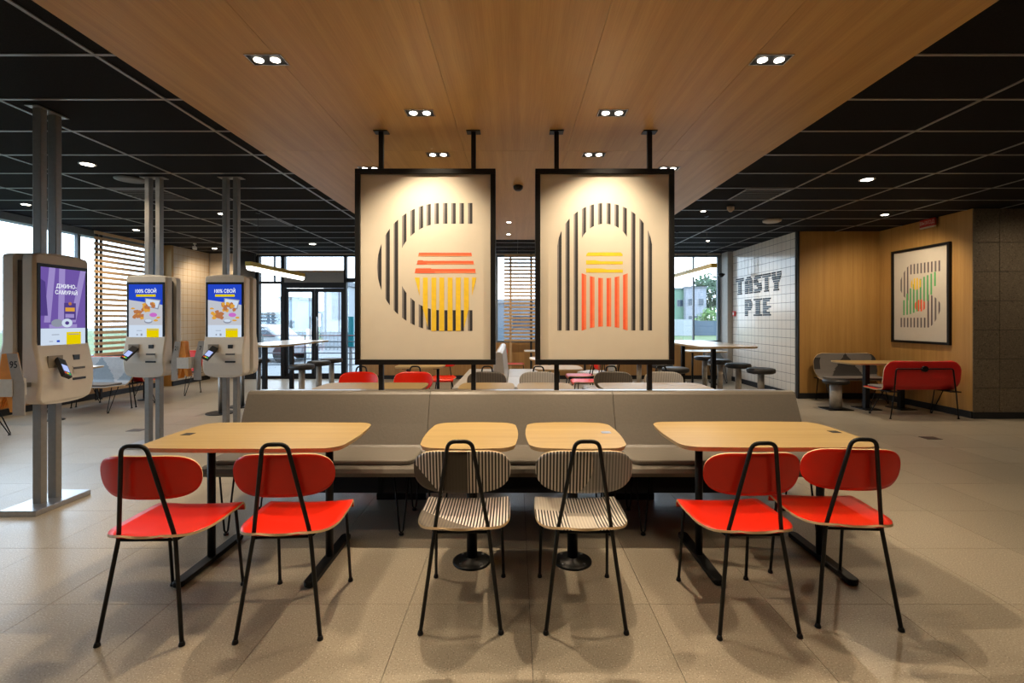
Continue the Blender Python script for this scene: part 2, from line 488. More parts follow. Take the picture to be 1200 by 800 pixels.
for y in rows[:-1]:
    MB().box(XL, -2.26, y-0.012, y+0.012, ZC-0.006, ZC+0.002).build('grid_bar', GRID, ce)
    MB().box(2.26, 8.2, y-0.012, y+0.012, ZC-0.006, ZC+0.002).build('grid_bar', GRID, ce)
    if y > 9.0: MB().box(-2.26, 2.26, y-0.012, y+0.012, ZC-0.006, ZC+0.002).build('grid_bar', GRID, ce)
for x in lx[1:5]+rx[1:6]:
    MB().box(x-0.012, x+0.012, 2.3, YB, ZC-0.0065, ZC+0.002).build('grid_bar', GRID, ce)

# oak soffit
so = struct(MB().box(-2.27, 2.27, YF, 9.1, ZW+0.012, ZC+0.04).build('trim_1', BLACKM))
for i in range(5):
    for (y0, y1) in ((YF, -1.2), (-1.2, 1.56), (1.56, 4.33), (4.33, 7.1), (7.1, 9.1)):
        x0 = -2.27+0.908*i
        MB().box(x0+0.0012, x0+0.9068, y0+0.0015, y1-0.0015, ZW, ZW+0.012).build('soffit_panel', OAK_CEIL, so)

# back wall
bw = struct(MB().box(XL-0.2, -6.27, YB, YB+0.2, 0, ZC+0.03)
    .box(-3.70, -0.50, YB, YB+0.2, 0, ZC+0.03).box(-0.50, 5.3, YB, YB+0.2, 0, 0.86).box(4.98, 5.3, YB, YB+0.2, 0, ZC+0.03)
    .box(-6.27, 5.3, YB, YB+0.2, 3.0, ZC+0.03)
    .build('wall_back', PLASTER))
n = 0
for x0 in [ -3.70+0.6*k for k in range(15)]:
    x1 = min(x0+0.598, 4.98)
    MB().box(x0, x1, YB-0.02, YB, 0.09, 0.88).build('wainscot_panel', OAK_WALL2, bw)
for k in range(6):
    MB().box(-3.70+0.53*k, -3.70+0.53*k+0.528, YB-0.02, YB, 0.881, 3.02).build('wall_panel', OAK_WALL2, bw)
struct(MB().box(-3.70, 5.0, YB-0.035, YB-0.021, 0, 0.09).build('baseboard_back', BLACKM))
# left end: tiled return, oak pilaster, black post
wl2 = struct(MB().box(XL-0.2, -7.4, 10.5, YB-0.001, 0, ZC+0.02).build('wall_left', OAK_WALL))
def tile_field(o, plane, a0, a1, z0, z1, c, m, tw, thh, face, name='wall_tile'):
    mb = MB(); a = a0
    while a < a1-0.01:
        b = min(a+tw, a1); z = z0
        while z < z1-0.01:
            zt = min(z+thh, z1)
            if plane == 'x': mb.box(min(c, c+face), max(c, c+face), a+0.0045, b-0.0045, z+0.0035, zt-0.0035)
            else: mb.box(a+0.003, b-0.003, min(c, c+face), max(c, c+face), z+0.003, zt-0.003)
            z += thh
        a += tw
    t = mb.build(name, m, o); t['kind'] = 'stuff'; return t
tile_field(wl2, 'x', 10.56, YB-0.02, 0.1, ZC, -7.4, TILEG, 0.15, 0.145, 0.003)
tile_field(bw, 'y', -7.38, -6.62, 0.1, ZC, YB, TILEG, 0.15, 0.145, -0.003)
MB().box(-6.62, -6.27, YB-0.06, YB, 0, ZC).build('dark_post', BLACKM, bw)
struct(MB().box(-7.392, -7.37, 10.5, YB-0.02, 0, 0.1).build('baseboard_left', BLACKM))

# left wall with long window
wl = struct(MB().box(XL-0.2, XL, YF, 10.5, 0, 0.76).box(XL-0.2, XL, YF, 0.9, 0.76, ZC+0.03).box(XL-0.2, XL, 10.3, 10.5, 0.76, ZC+0.03)
            .box(XL-0.2, XL, 0.9, 10.3, 2.92, ZC+0.03).build('wall_left', [WFRAME]))
for k in range(12):
    y0 = 3.3+0.6*k
    MB().box(XL, XL+0.02, y0, min(y0+0.597, 10.49), 0.1, 0.75).build('wainscot_panel', OAK_WALL2, wl)
struct(MB().box(XL+0.0201, XL+0.035, 1.0, 10.49, 0, 0.1).build('baseboard_left', BLACKM))
wi = struct(MB().box(XL-0.12, XL+0.05, 0.9, 10.3, 0.751, 0.79).build('window_1', WFRAME))
for y in (0.93, 2.45, 4.0, 5.5, 7.03, 8.55, 10.27):
    MB().box(XL-0.10, XL-0.04, y-0.03, y+0.03, 0.79, 2.92).build('mullion', WFRAME, wi)
ys = (0.93, 2.45, 4.0, 5.5, 7.03, 8.55, 10.27)
for a, b in zip(ys, ys[1:]):
    MB().box(XL-0.075, XL-0.067, a+0.03, b-0.03, 0.79, 2.92).build('pane', GLASS, wi)

# back windows
wb = struct(MB().box(-0.50, 4.98, YB+0.0, YB+0.10, 0.86, 0.93).box(-0.50, 4.98, YB+0.02, YB+0.10, 2.95, 3.0).build('window_2', WFRAME))
xs = (-0.47, 1.35, 3.05, 4.15, 4.95)
xs = (-0.46, 1.30, 2.95, 4.32, 4.93)
for k, x in enumerate(xs):
    w = 0.035 if k in (0, 4) else 0.015
    MB().box(x-w, x+w, YB+0.02, YB+0.09, 0.93, 2.95).build('mullion', WFRAME, wb)
for a, b in zip(xs, xs[1:]):
    MB().box(a+0.02, b-0.02, YB+0.05, YB+0.058, 0.93, 2.95).build('pane', GLASS, wb)

# entrance glazing and doors
dg = struct(MB().box(-6.27, -3.70, YB+0.02, YB+0.10, 0.0, 0.07).box(-6.27, -3.70, YB+0.02, YB+0.10, 2.96, 3.0).build('window_3', WFRAMEB))
for x, w in ((-6.235, 0.035), (-5.63, 0.045), (-4.12, 0.03), (-3.735, 0.045)):
    MB().box(x-w, x+w, YB-0.0, YB+0.12, 0.07, 2.96).build('mullion', WFRAMEB, dg)
MB().box(-5.585, -4.15, YB-0.01, YB+0.13, 2.33, 2.58).build('transom_panel', mat('transom_grey', (0.24,0.22,0.20),0.5), dg)
MB().box(-5.585, -4.15, YB-0.03, YB+0.0, 2.58, 2.62).build('transom_rail', OAK_WALL2, dg)
MB().box(-5.585, -4.15, YB, YB+0.12, 2.20, 2.33).build('transom_rail', WFRAMEB, dg)
MB().box(-6.20, -5.675, YB+0.02, YB+0.10, 2.30, 2.36).build('transom_rail', WFRAMEB, dg)
MB().box(-4.09, -3.78, YB+0.02, YB+0.10, 2.34, 2.44).build('transom_rail', WFRAMEB, dg)
for (x0, x1, z0, z1) in ((-6.20,-5.675,0.07,2.30),(-6.20,-5.675,2.36,2.96),(-5.585,-4.15,2.62,2.96),(-4.09,-3.78,0.07,2.34),(-4.09,-3.78,2.44,2.96)):
    MB().box(x0, x1, YB+0.05, YB+0.058, z0, z1).build('pane', GLASS, dg)
MB().box(-5.86, -5.83, YB+0.03, YB+0.09, 2.36, 2.96).build('mullion', WFRAME, dg)
for n_, (x0, x1, hx) in enumerate(((-5.58, -4.87, -4.95), (-4.86, -4.155, -4.79))):
    d = struct(MB().box(x0, x0+0.07, YB+0.03, YB+0.08, 0.03, 2.19).box(x1-0.07, x1, YB+0.03, YB+0.08, 0.03, 2.19)
               .box(x0+0.07, x1-0.07, YB+0.03, YB+0.08, 0.03, 0.13).box(x0+0.07, x1-0.07, YB+0.03, YB+0.08, 2.10, 2.19).build('door_%d' % (n_+1), WFRAMEB))
    MB().box(x0+0.07, x1-0.07, YB+0.05, YB+0.058, 0.13, 2.10).build('pane', GLASS, d)
    MB().tube([(hx, YB-0.03, 0.8), (hx, YB-0.03, 1.5)], 0.012, 8).box(hx-0.006, hx+0.006, YB-0.03, YB+0.03, 0.85, 0.87).box(hx-0.006, hx+0.006, YB-0.03, YB+0.03, 1.43, 1.45).build('door_handle', STEEL, d)

# right: tiled wall, oak alcove, stone wall
wt = struct(MB().box(5.1, 5.3, 8.875, YB, 0, ZC+0.03).build('wall_right', GROUT))
tile_field(wt, 'x', 8.90, YB-0.35, 0.1, ZC, 5.1, TILEW, 0.15, 0.165, -0.002)
struct(MB().box(4.98, 5.099, YB-0.34, YB-0.001, 0, ZC+0.02).build('trim_2', mat('pilaster_beige', (0.40,0.37,0.33), 0.7)))
struct(MB().box(5.075, 5.09, 8.9, YB-0.34, 0, 0.1).build('baseboard_right', BLACKM))
struct(MB().box(5.105, 5.14, 8.83, 8.85, 0, ZC).build('trim_3', BLACKM))
wa = struct(MB().box(5.14, 6.8, 8.87, 9.05, 0, ZC+0.03).build('wall_alcove', BLACKM))
for k in range(3):
    MB().box(5.14+0.488*k, 5.14+0.488*(k+1)-0.001, 8.85, 8.87, 0.1, ZC).build('wall_panel', OAK_WALL, wa)
wr_ = struct(MB().box(6.62, 6.8, 7.06, 8.85, 0, ZC+0.03).build('wall_right', BLACKM))
for k in range(3):
    y0 = 7.05+0.6*k
    MB().box(6.6, 6.62, y0, y0+0.599 if k < 2 else 8.85, 0.1, ZC).build('wall_panel', OAK_WALL, wr_)
struct(MB().box(5.14, 6.58, 8.835, 8.85, 0, 0.1).build('baseboard_alcove', BLACKM))
struct(MB().box(6.585, 6.6, 7.05, 8.85, 0, 0.1).build('baseboard_right', BLACKM))
ws = struct(MB().box(6.62, XR, 7.06, 7.3, 0, ZC+0.03).build('wall_stone', BLACKM))
x = 6.62
ws_x = [6.60, 6.985]+[6.985+0.42*k for k in range(1, 9)]
for i in range(len(ws_x)-1):
    z = 0.09
    for k, zt in enumerate((0.44, 0.86, 1.28, 1.70, 2.12, 2.54, 3.03)):
        MB().box(ws_x[i]+0.003, min(ws_x[i+1], XR)-0.003, 7.04, 7.06, z+0.003, zt-0.003).build('stone_panel', STONEWALL, ws)
        z = zt
struct(MB().box(6.60, XR, 7.025, 7.04, 0, 0.09).build('baseboard_stone', BLACKM))
struct(MB().box(XR, XR+0.2, YF, 7.3, 0, ZC+0.03).build('wall_far_right', mat('warm_wall', (0.30,0.24,0.18), 0.7)))
struct(MB().box(XL-0.2, XR+0.2, YF-0.2, YF, 0, ZC+0.03).build('wall_front', mat('warm_wall2', (0.34,0.27,0.20), 0.7)))

# =================================================================== LIGHTS
def spot(name, loc, w, ang, parent, tgt=(0,0,-1), blend=0.5, r=0.03, col=WARM):
    l = bpy.data.lights.new(name, 'SPOT'); l.energy = w; l.color = col
    l.spot_size = math.radians(ang); l.spot_blend = blend; l.shadow_soft_size = r
    o = bpy.data.objects.new(name, l); COL.objects.link(o); o.parent = parent; o.location = loc
    o.rotation_euler = Vector(tgt).to_track_quat('-Z', 'Y').to_euler()
    return o
# paired recessed spots in the oak soffit
tf = MB()
for (x0,x1,y0,y1) in ((-0.105,0.105,-0.06,-0.052),(-0.105,0.105,0.052,0.06),(-0.105,-0.097,-0.052,0.052),(0.097,0.105,-0.052,0.052)):
    tf.box(x0,x1,y0,y1,-0.004,0.0)
tfm = tf.mesh('lamp_frame', CHROME)
thm = MB().box(-0.097,0.097,-0.052,0.052,-0.0022,-0.0002).mesh('lamp_well', BLACKM)
tlm = MB().cyl((0,0), 0.026, -0.007, -0.0024, 20).mesh('bulb', LAMP)
def twin(x, y, lab, w=SPOT_W, targets=None, share=(0.5, 0.5)):
    e = empty('recessed_spotlight', (x, y, ZW), 0, lab, 'ceiling light', 'twin spotlights in the oak ceiling')
    inst('lamp_frame', tfm, e, (0,0,0)); inst('lamp_well', thm, e, (0,0,0))
    for k, sx in enumerate((-0.048, 0.048)):
        b = inst('bulb', tlm, e, (sx, 0, 0))
        t = (0,0,-1) if targets is None else targets[k]
        spot('spot_beam', (sx, 0, -0.02), w*share[k], 128 if share[k] > 0.46 else 95, e, t, 0.75, 0.010)
twin(-1.43, 2.81, 'square recessed twin spotlight in the oak ceiling, frontmost on the left')
twin(1.47, 2.81, 'square recessed twin spotlight in the oak ceiling, frontmost on the right')
twin(-0.69, 3.53, 'twin spotlight in the oak ceiling just in front of the left hanging poster', SPOT_W, ((0,-0.30,-1),(0,0.16,-1)), (1.5, 0.40))
twin(0.70, 3.53, 'twin spotlight in the oak ceiling just in front of the right hanging poster', SPOT_W, ((0,-0.30,-1),(0,0.16,-1)), (1.5, 0.40))
twin(-0.70, 4.42, 'twin spotlight in the oak ceiling just behind the left hanging poster', SPOT_W*0.5)
twin(0.71, 4.42, 'twin spotlight in the oak ceiling just behind the right hanging poster', SPOT_W*0.5)
twin(-1.44, 4.82, 'twin spotlight in the oak ceiling above the top left corner of the left poster')
twin(1.51, 4.82, 'twin spotlight in the oak ceiling above the top right corner of the right poster')
for x, y, w_ in ((-1.43, 0.8, 0.42), (1.47, 0.8, 0.42), (-0.70, 2.05, 0.30), (0.71, 2.05, 0.30)):
    twin(x, y, 'twin spotlight in the oak ceiling above the upper picture edge', SPOT_W*w_)
dlm = MB().lathe([(0.062,0.0),(0.062,-0.006),(0.048,-0.006),(0.046,-0.002)], seg=20).mesh('lamp_rim', WHITE)
dbm = MB().cyl((0,0), 0.045, -0.008, -0.0045, 20).mesh('bulb', LAMP)
def down(x, y, z, lab, w=DOWN_W, s=1.0, tgt=(0,0,-1), col=WARM, grp='round downlights in the black ceiling'):
    e = empty('round_downlight', (x, y, z), 0, lab, 'ceiling light', grp); e.scale = (s,s,1)
    inst('lamp_rim', dlm, e, (0,0,0)); inst('bulb', dbm, e, (0,0,0))
    spot('spot_beam', (0,0,-0.03), w, 130, e, tgt, 0.8, 0.04, col)
zc = ZC-0.0005
down(-4.41, 5.03, zc, 'round downlight in the black ceiling between the first two kiosks', s=1.2)
down(-6.8, 6.78, zc, 'round downlight in the black ceiling near the left window, behind the nearest kiosk poles')
down(-4.44, 7.38, zc, 'round downlight in the black ceiling beside the third kiosk poles')
down(-6.76, 8.7, zc, 'round downlight in the black ceiling above the slatted window screen')
down(-4.28, 10.3, zc, 'round downlight in the black ceiling in front of the entrance doors', s=1.3)
down(4.02, 5.58, zc, 'round downlight in the black ceiling, front one on the right', s=1.3)
down(5.63, 7.44, zc, 'round downlight in the black ceiling above the oak alcove', tgt=(0.27,0.36,-1), w=DOWN_W*1.6)
for x, y in ((4.0, 2.0), (6.2, 3.6), (-4.4, 1.6)):  # added fill lamps out of view, lighting the foreground from the sides
    down(x, y, zc, 'added unseen downlight in the black ceiling outside the picture', w=DOWN_W*0.55)
for x, y in ((7.2, 5.9), (8.8, 5.7)):  # unseen lamps added to brighten the stone wall
    down(x, y, zc, 'added unseen downlight in the black ceiling, brightening the stone wall', tgt=(0,0.4,-1), w=DOWN_W*0.45)
for x, y in ((-1.1, 10.3), (1.2, 10.3)):  # lamps added out of sight behind the posters to lift the backlit slats
    down(x, y, zc, 'added unseen downlight in the black ceiling, brightening the slatted back window', tgt=(0,0.45,-1), w=DOWN_W*1.4)
down(-6.75, 10.95, zc, 'round downlight in the black ceiling by the warm tiled corner', tgt=(-0.2,0.3,-1))
down(-0.10, 7.46, ZW-0.0005, 'small downlight in the oak ceiling, nearer of the two between the posters', s=0.7, grp='small downlights in the oak ceiling')
down(-0.12, 8.5, ZW-0.0005, 'small downlight in the oak ceiling, farther of the two between the posters', s=0.7, grp='small downlights in the oak ceiling')

for x, y in ((-1.45, 7.46), (1.45, 7.46), (-1.45, 8.5), (1.45, 8.5)):
    down(x, y, ZW-0.0005, 'small downlight in the oak ceiling, hidden behind a hanging poster', s=0.7, grp='hidden downlights in the oak ceiling')
down(2.77, 7.2, zc, 'small round downlight in the black ceiling above the right high table', s=0.7, tgt=(0.25,0.1,-1))
down(3.9, 9.9, zc, 'small round downlight in the black ceiling by the tiled wall', s=0.7, tgt=(0.3,0,-1))
# pendant linear lamps
def linear(x, y0, y1, lab):
    e = empty('linear_pendant_lamp', (x, (y0+y1)/2, 2.20), 0, lab, 'pendant lamp', 'long pendant lamps over the high tables')
    L = (y1-y0)/2
    MB().box(-0.045, 0.045, -L, L, 0.0, 0.065).build('lamp_body', BRASS, e, bevel=0.004)
    pts = [(0.036*math.cos(a), -0.0005-0.060*math.sin(a)) for a in lin(9, 0, PI)]
    MB().prism(pts, -L+0.01, L-0.01, 0, 'Y').build('diffuser', TUBE, e)
    for sy in (-L*0.7, L*0.7):
        MB().tube([(0,sy,0.065),(0,sy,0.82)], 0.0025, 6).cyl((0,sy), 0.03, 0.815, 0.829, 16).build('cable', BLACK, e)
linear(-3.85, 7.03, 8.84, 'long pendant lamp with brass top over the high table by the doors')
linear(2.95, 7.24, 9.2, 'long pendant lamp with brass top over the high table by the tiled wall')

# =================================================================== CHAIRS
def hoop_frame():
    mb = MB()
    T = 0.88
    foot = 0.182
    def side(s):
        return (s*foot, -0.245, 0.008), (s*0.124, -0.200, 0.452), (s*0.052, -0.280, T)
    fL, jL, tL = side(-1); fR, jR, tR = side(1)
    pts = [fL]+arc3(fL, jL, tL, 0.03, 4)+arc3(jL, tL, tR, 0.034, 5)+arc3(tL, tR, jR, 0.034, 5)+arc3(tR, jR, fR, 0.03, 4)+[fR]
    mb.tube(pts, 0.0092, 10)
    return mb
def leg_front(s):
    a = (s*0.186, 0.245, 0.008); b = (s*0.176, 0.190, 0.435)
    return MB().tube([a, b], 0.0082, 8)
hoop_me = hoop_frame().mesh('back_frame', BLACK)
legf = [leg_front(s).mesh('leg', BLACK) for s in (-1, 1)]
under_me = (MB().tube([(-0.176,0.19,0.432),(-0.124,-0.198,0.440)],0.0065,8).tube([(0.176,0.19,0.432),(0.124,-0.198,0.440)],0.0065,8)
    .tube([(-0.176,0.19,0.432),(0.176,0.19,0.432)],0.0065,8).tube([(-0.12,-0.19,0.438),(0.12,-0.19,0.438)],0.0065,8)).mesh('under_frame', BLACK)
foot_me = MB().lathe([(0.012,0.0),(0.014,0.003),(0.012,0.012),(0.009,0.02)], seg=12).mesh('foot_cap', BLACK)
def seat_mesh(m):
    yr, yf = -0.232, 0.215; W = 0.222
    def hw(y):
        t = min(1.0, max(0.0, (y-yr)/0.19))
        w = 0.085+(W-0.085)*(1-(1-t)**2.3)**(1/2.3)
        if y > 0.08: w -= 0.012*((y-0.08)/0.135)**2
        return max(w, 0.012)
    def fn(u, v):
        # v 0..1 from rear to front, last part rolls down over the front rail
        y = yr+(yf-yr+0.03)*v
        z = 0.462-0.012*math.sin(PI*min(v,1.0))*(1-u*u*0.6)+0.006*u*u
        if v < 0.15: z += 0.010*((0.15-v)/0.15)**2
        if y > yf-0.035:
            t = (y-(yf-0.035))/0.065; z -= 0.050*t*t; y = (yf-0.035)+0.045*math.sin(t*PI/2)
        return (u*hw(min(y, yf)), y, z)
    vs = [0,0.004,0.015,0.035,0.06,0.09,0.13,0.18,0.24,0.32,0.42,0.52,0.62,0.72,0.80,0.86,0.90,0.94,0.97,1.0]
    return MB().shell(fn, lin(15,-1,1), vs, 0.011, 0, 0, 1).mesh('seat', [m, PLY])
def back_mesh(m):
    H, W = 0.098, 0.222; zc_ = 0.728
    def fn(u, v):
        hh = H*(max(0.0, 1-abs(u)**4.6))**(1/2.2)
        up = hh; dn = hh*1.05
        z = zc_+(v*up if v > 0 else v*dn)
        y = -0.214+0.052*u*u-0.18*(z-zc_)
        return (u*W, y, z)
    return MB().shell(fn, [-x for x in cosr(27)], lin(11,-1,1), 0.011, 0, 0, 1).mesh('backrest', [m, PLY])
seat_red, back_red = seat_mesh(RED), back_mesh(RED)
def chair(kind, loc, rz, lab, grp):
    name = {'red':'red_chair'}.get(kind, 'striped_chair')
    sm, bm_ = {'red':(seat_red, back_red),
        'a':(lazy('sa', lambda: seat_mesh(SEATA)), lazy('ba', lambda: back_mesh(BACKA))),
        'b':(lazy('sb', lambda: seat_mesh(SEATB)), lazy('bb', lambda: back_mesh(BACKB))),
        'l':(lazy('sb', lambda: seat_mesh(SEATB)), lazy('bl', lambda: back_mesh(STL))),
        'd':(lazy('sa', lambda: seat_mesh(SEATA)), lazy('bd', lambda: back_mesh(STD)))}[kind]
    e = empty(name, loc, rz, lab, 'chair', grp)
    inst('seat', sm, e, (0,0,0)); inst('backrest', bm_, e, (0,0,0))
    inst('back_frame', hoop_me, e, (0,0,0)); inst('under_frame', under_me, e, (0,0,0))
    for k in (0,1):
        inst('leg', legf[k], e, (0,0,0))
    for p in ((-0.182,-0.245,0),(0.182,-0.245,0),(-0.186,0.245,0),(0.186,0.245,0)):
        inst('foot_cap', foot_me, e, p)
    return e
_l = {}
def lazy(k, f):
    if k not in _l: _l[k] = f()
    return _l[k]
G1 = 'chairs along the front of the banquette'
chair('red', (-1.643, 2.372, 0), 0.02, 'red plywood chair at far left of the front row, by the nearest kiosk', G1)
chair('red', (-1.066, 2.40, 0), 0.07, 'red plywood chair in front row, second from the left', G1)
chair('a', (-0.250, 2.453, 0), 0.01, 'striped chair with a dark brown block in the middle of its backrest', G1)
chair('b', (0.320, 2.453, 0), 0.0, 'striped chair with pale grey stripes on the right half of its backrest', G1)
chair('red', (1.083, 2.422, 0), 0.03, 'red plywood chair in front row, next right of the striped chairs', G1)
chair('red', (1.60, 2.487, 0), -0.08, 'red plywood chair at far right of the front row', G1)
G2 = 'chairs behind the banquette'
chair('red', (-1.79, 5.40, 0), PI, 'red chair behind the banquette, left of the pair under the left poster', G2)
chair('red', (-1.17, 5.42, 0), PI, 'red chair behind the banquette, right of the pair under the left poster', G2)
chair('d', (-0.33, 5.42, 0), PI, 'dark striped chair behind the banquette under the right edge of the left poster', G2)
chair('l', (0.27, 5.42, 0), PI, 'pale striped chair behind the banquette under the left edge of the right poster', G2)
chair('d', (1.13, 5.45, 0), PI+0.03, 'dark striped chair behind the banquette under the middle of the right poster', G2)
chair('l', (1.70, 5.42, 0), PI, 'pale striped chair behind the banquette under the right edge of the right poster', G2)

# =================================================================== TABLES
def table(x, y, w, d, kind, lab, grp, mark=None, top=OAK_TABLE, z=0.75, bases=None, name='dining_table'):
    e = empty(name, (x, y, 0), 0, lab, 'table', grp)
    r = 0.105 if w < 0.8 else 0.10
    MB().prism(rrect(w, d, r, 0.012), z-0.024, z, 0, 'Z', 1, 0.010).build('tabletop', [top, PLY], e)
    if kind == 'round':
        MB().lathe([(0.113,0.0),(0.113,0.008),(0.10,0.014),(0.035,0.018),(0.032,0.03)], seg=32).build('base_plate', BLACK, e)
        MB().cyl((0,0), 0.031, 0.02, z-0.03, 20).build('post', BLACK, e)
        MB().box(-0.12,0.12,-0.03,0.03,z-0.034,z-0.0245).box(-0.03,0.03,-0.2,0.2,z-0.034,z-0.0245).build('top_bracket', BLACK, e)
        for k in range(4):
            a = PI/4+k*PI/2; MB().cyl((0.085*math.cos(a),0.085*math.sin(a)), 0.008, 0.012, 0.018, 8).build('bolt', STEEL, e)
    else:
        for bx in bases:
            MB().prism([(bx+p[0],p[1]) for p in rrect(0.062, d-0.03, 0.03, 0, 4)], 0.008, 0.036).build('foot_bar', BLACK, e, bevel=0.006)
            for sy in (-1,1): MB().cyl((bx, sy*(d/2-0.05)), 0.02, 0.0, 0.0085, 10).build('glide', BLACKM, e)
            MB().cyl((bx,0), 0.022, 0.034, z-0.03, 20).build('post', BLACK, e)
            MB().box(bx-0.03, bx+0.03, -0.24, 0.24, z-0.036, z-0.0245).build('top_bracket', BLACK, e)
    if mark:
        MB().box(mark[0]-0.028, mark[0]+0.028, mark[1]-0.028, mark[1]+0.028, z, z+0.0012).build('table_tag', mark[2], e)
    return e
G3 = 'tables along the front of the banquette'
table(-1.465, 2.875, 1.09, 0.64, 'bars', 'wide oak table with two black foot bars, left end of the front row', G3, (-0.46, -0.005, BLACKM), bases=(-0.325, 0.37))
table(-0.256, 2.875, 0.52, 0.64, 'round', 'small oak table on a round black base, left of the middle pair', G3)
table(0.336, 2.875, 0.53, 0.64, 'round', 'small oak table on a round black base, right of the middle pair', G3, (0.205, 0.04, STEEL))
table(1.425, 2.90, 1.08, 0.64, 'bars', 'wide oak table with two black foot bars, right end of the front row', G3, (0.49, 0.03, BLACKM), bases=(-0.335, 0.385))
G4 = 'tables behind the banquette'
table(-1.45, 4.93, 1.07, 0.62, 'bars', 'wide oak table behind the banquette, left end under the left poster', G4, bases=(-0.33, 0.35))
table(-0.29, 4.93, 0.54, 0.62, 'round', 'small oak table behind the banquette, left of the middle pair', G4)
table(0.30, 4.93, 0.54, 0.62, 'round', 'small oak table behind the banquette, right of the middle pair', G4)
table(1.40, 4.93, 1.07, 0.62, 'bars', 'wide oak table behind the banquette, right end under the right poster', G4, bases=(-0.33, 0.35))
G5 = 'tables in the back of the room'
table(-1.40, 7.25, 0.68, 0.62, 'bars', 'oak table in the back left of the leather double bench', G5, bases=(-0.2, 0.25))
table(0.60, 6.95, 0.66, 0.62, 'round', 'nearest of the three pale tables right of the double bench', G5)
table(0.60, 8.60, 0.68, 0.62, 'round', 'middle of the three pale tables right of the double bench', G5, top=CREAM)
table(0.55, 10.75, 0.70, 0.62, 'round', 'farthest pale table, by the oak wainscot under the slatted window', G5, top=CREAM)
table(4.15, 10.75, 0.85, 0.62, 'bars', 'low white table under the back right window behind the high table', G5, top=CREAM, bases=(-0.25, 0.25))
table(-6.55, 6.94, 1.0, 0.62, 'round', 'table by the left window behind the nearest kiosk', G5, top=CREAM)
table(-6.60, 8.70, 1.0, 0.62, 'round', 'table by the left window behind the second kiosk', G5, top=CREAM)

# high tables
def high_table(x, y, w, d, p1, p2, lab):
    e = empty('high_table', (x, y, 0), 0, lab, 'table', 'high tables with stools')
    MB().prism(rrect(w, d, 0.16, 0.0), 1.022, 1.05, 0, 'Z', 1, 0.012).build('tabletop', [CREAM, PLY], e)
    for py in (p1-y, p2-y):
        MB().box(-0.03,0.03,py-0.03,py+0.03,0.012,1.022).build('post', BLACK, e)
        MB().prism([(a, b+py) for a, b in rrect(0.44,0.40,0.06,0,4)], 0.0, 0.014).build('base_plate', BLACK, e)
high_table(-3.85, 8.15, 0.82, 1.95, 7.5, 8.4, 'high white-topped table on black posts in front of the entrance doors')
high_table(3.02, 7.95, 0.84, 2.3, 7.45, 8.8, 'high white-topped table on black posts beside the tiled wall')
def stool(x, y, lab, grp='bar stools at the high tables', h=0.75, col=STONE, cr=0.045, base='round'):
    e = empty('stool', (x, y, 0), 0, lab, 'stool', grp)
    rr = 0.185
    MB().lathe([(rr*0.86,h-0.075),(rr,h-0.06),(rr*1.02,h-0.03),(rr*0.96,h-0.008),(rr*0.8,h)], seg=28).build('seat_cushion', CUSH, e)
    MB().cyl((0,0), cr, 0.01, h-0.07, 20).build('column', col, e)
    if base == 'round': MB().cyl((0,0), 0.2, 0.0, 0.012, 28).build('base_plate', BLACK, e)
    else: MB().box(-0.19,0.19,-0.15,0.15,0.0,0.012).build('base_plate', BLACK, e)
    return e
for k, y in enumerate((7.4, 8.05, 8.6)):
    stool(-3.24, y, '%s bar stool right of the high table by the glass doors' % ('nearest','middle','farthest')[k])
for k, y in enumerate((7.45, 8.04, 8.55)):
    stool(-4.5, y, '%s bar stool on the left side of the high table, below the third kiosk' % ('nearest','middle','farthest')[k], col=ALU, cr=0.032)
for k, y in enumerate((6.84, 7.6, 8.35, 9.1)):
    stool(3.44+0.03*k, y, ('nearest','second','third','farthest')[k]+' bar stool in the row between the high table and the tiled wall')
for k, y in enumerate((6.95, 7.65, 8.3, 9.0)):
    stool(2.28, y, ('nearest','second','third','farthest')[k]+' bar stool on the left of the right high table, beneath the right poster')
stool(5.12, 7.8, 'low stool with dark pad on a thick pale stone column in the oak alcove', 'stool in the alcove', 0.48, STONE, 0.085, 'square')

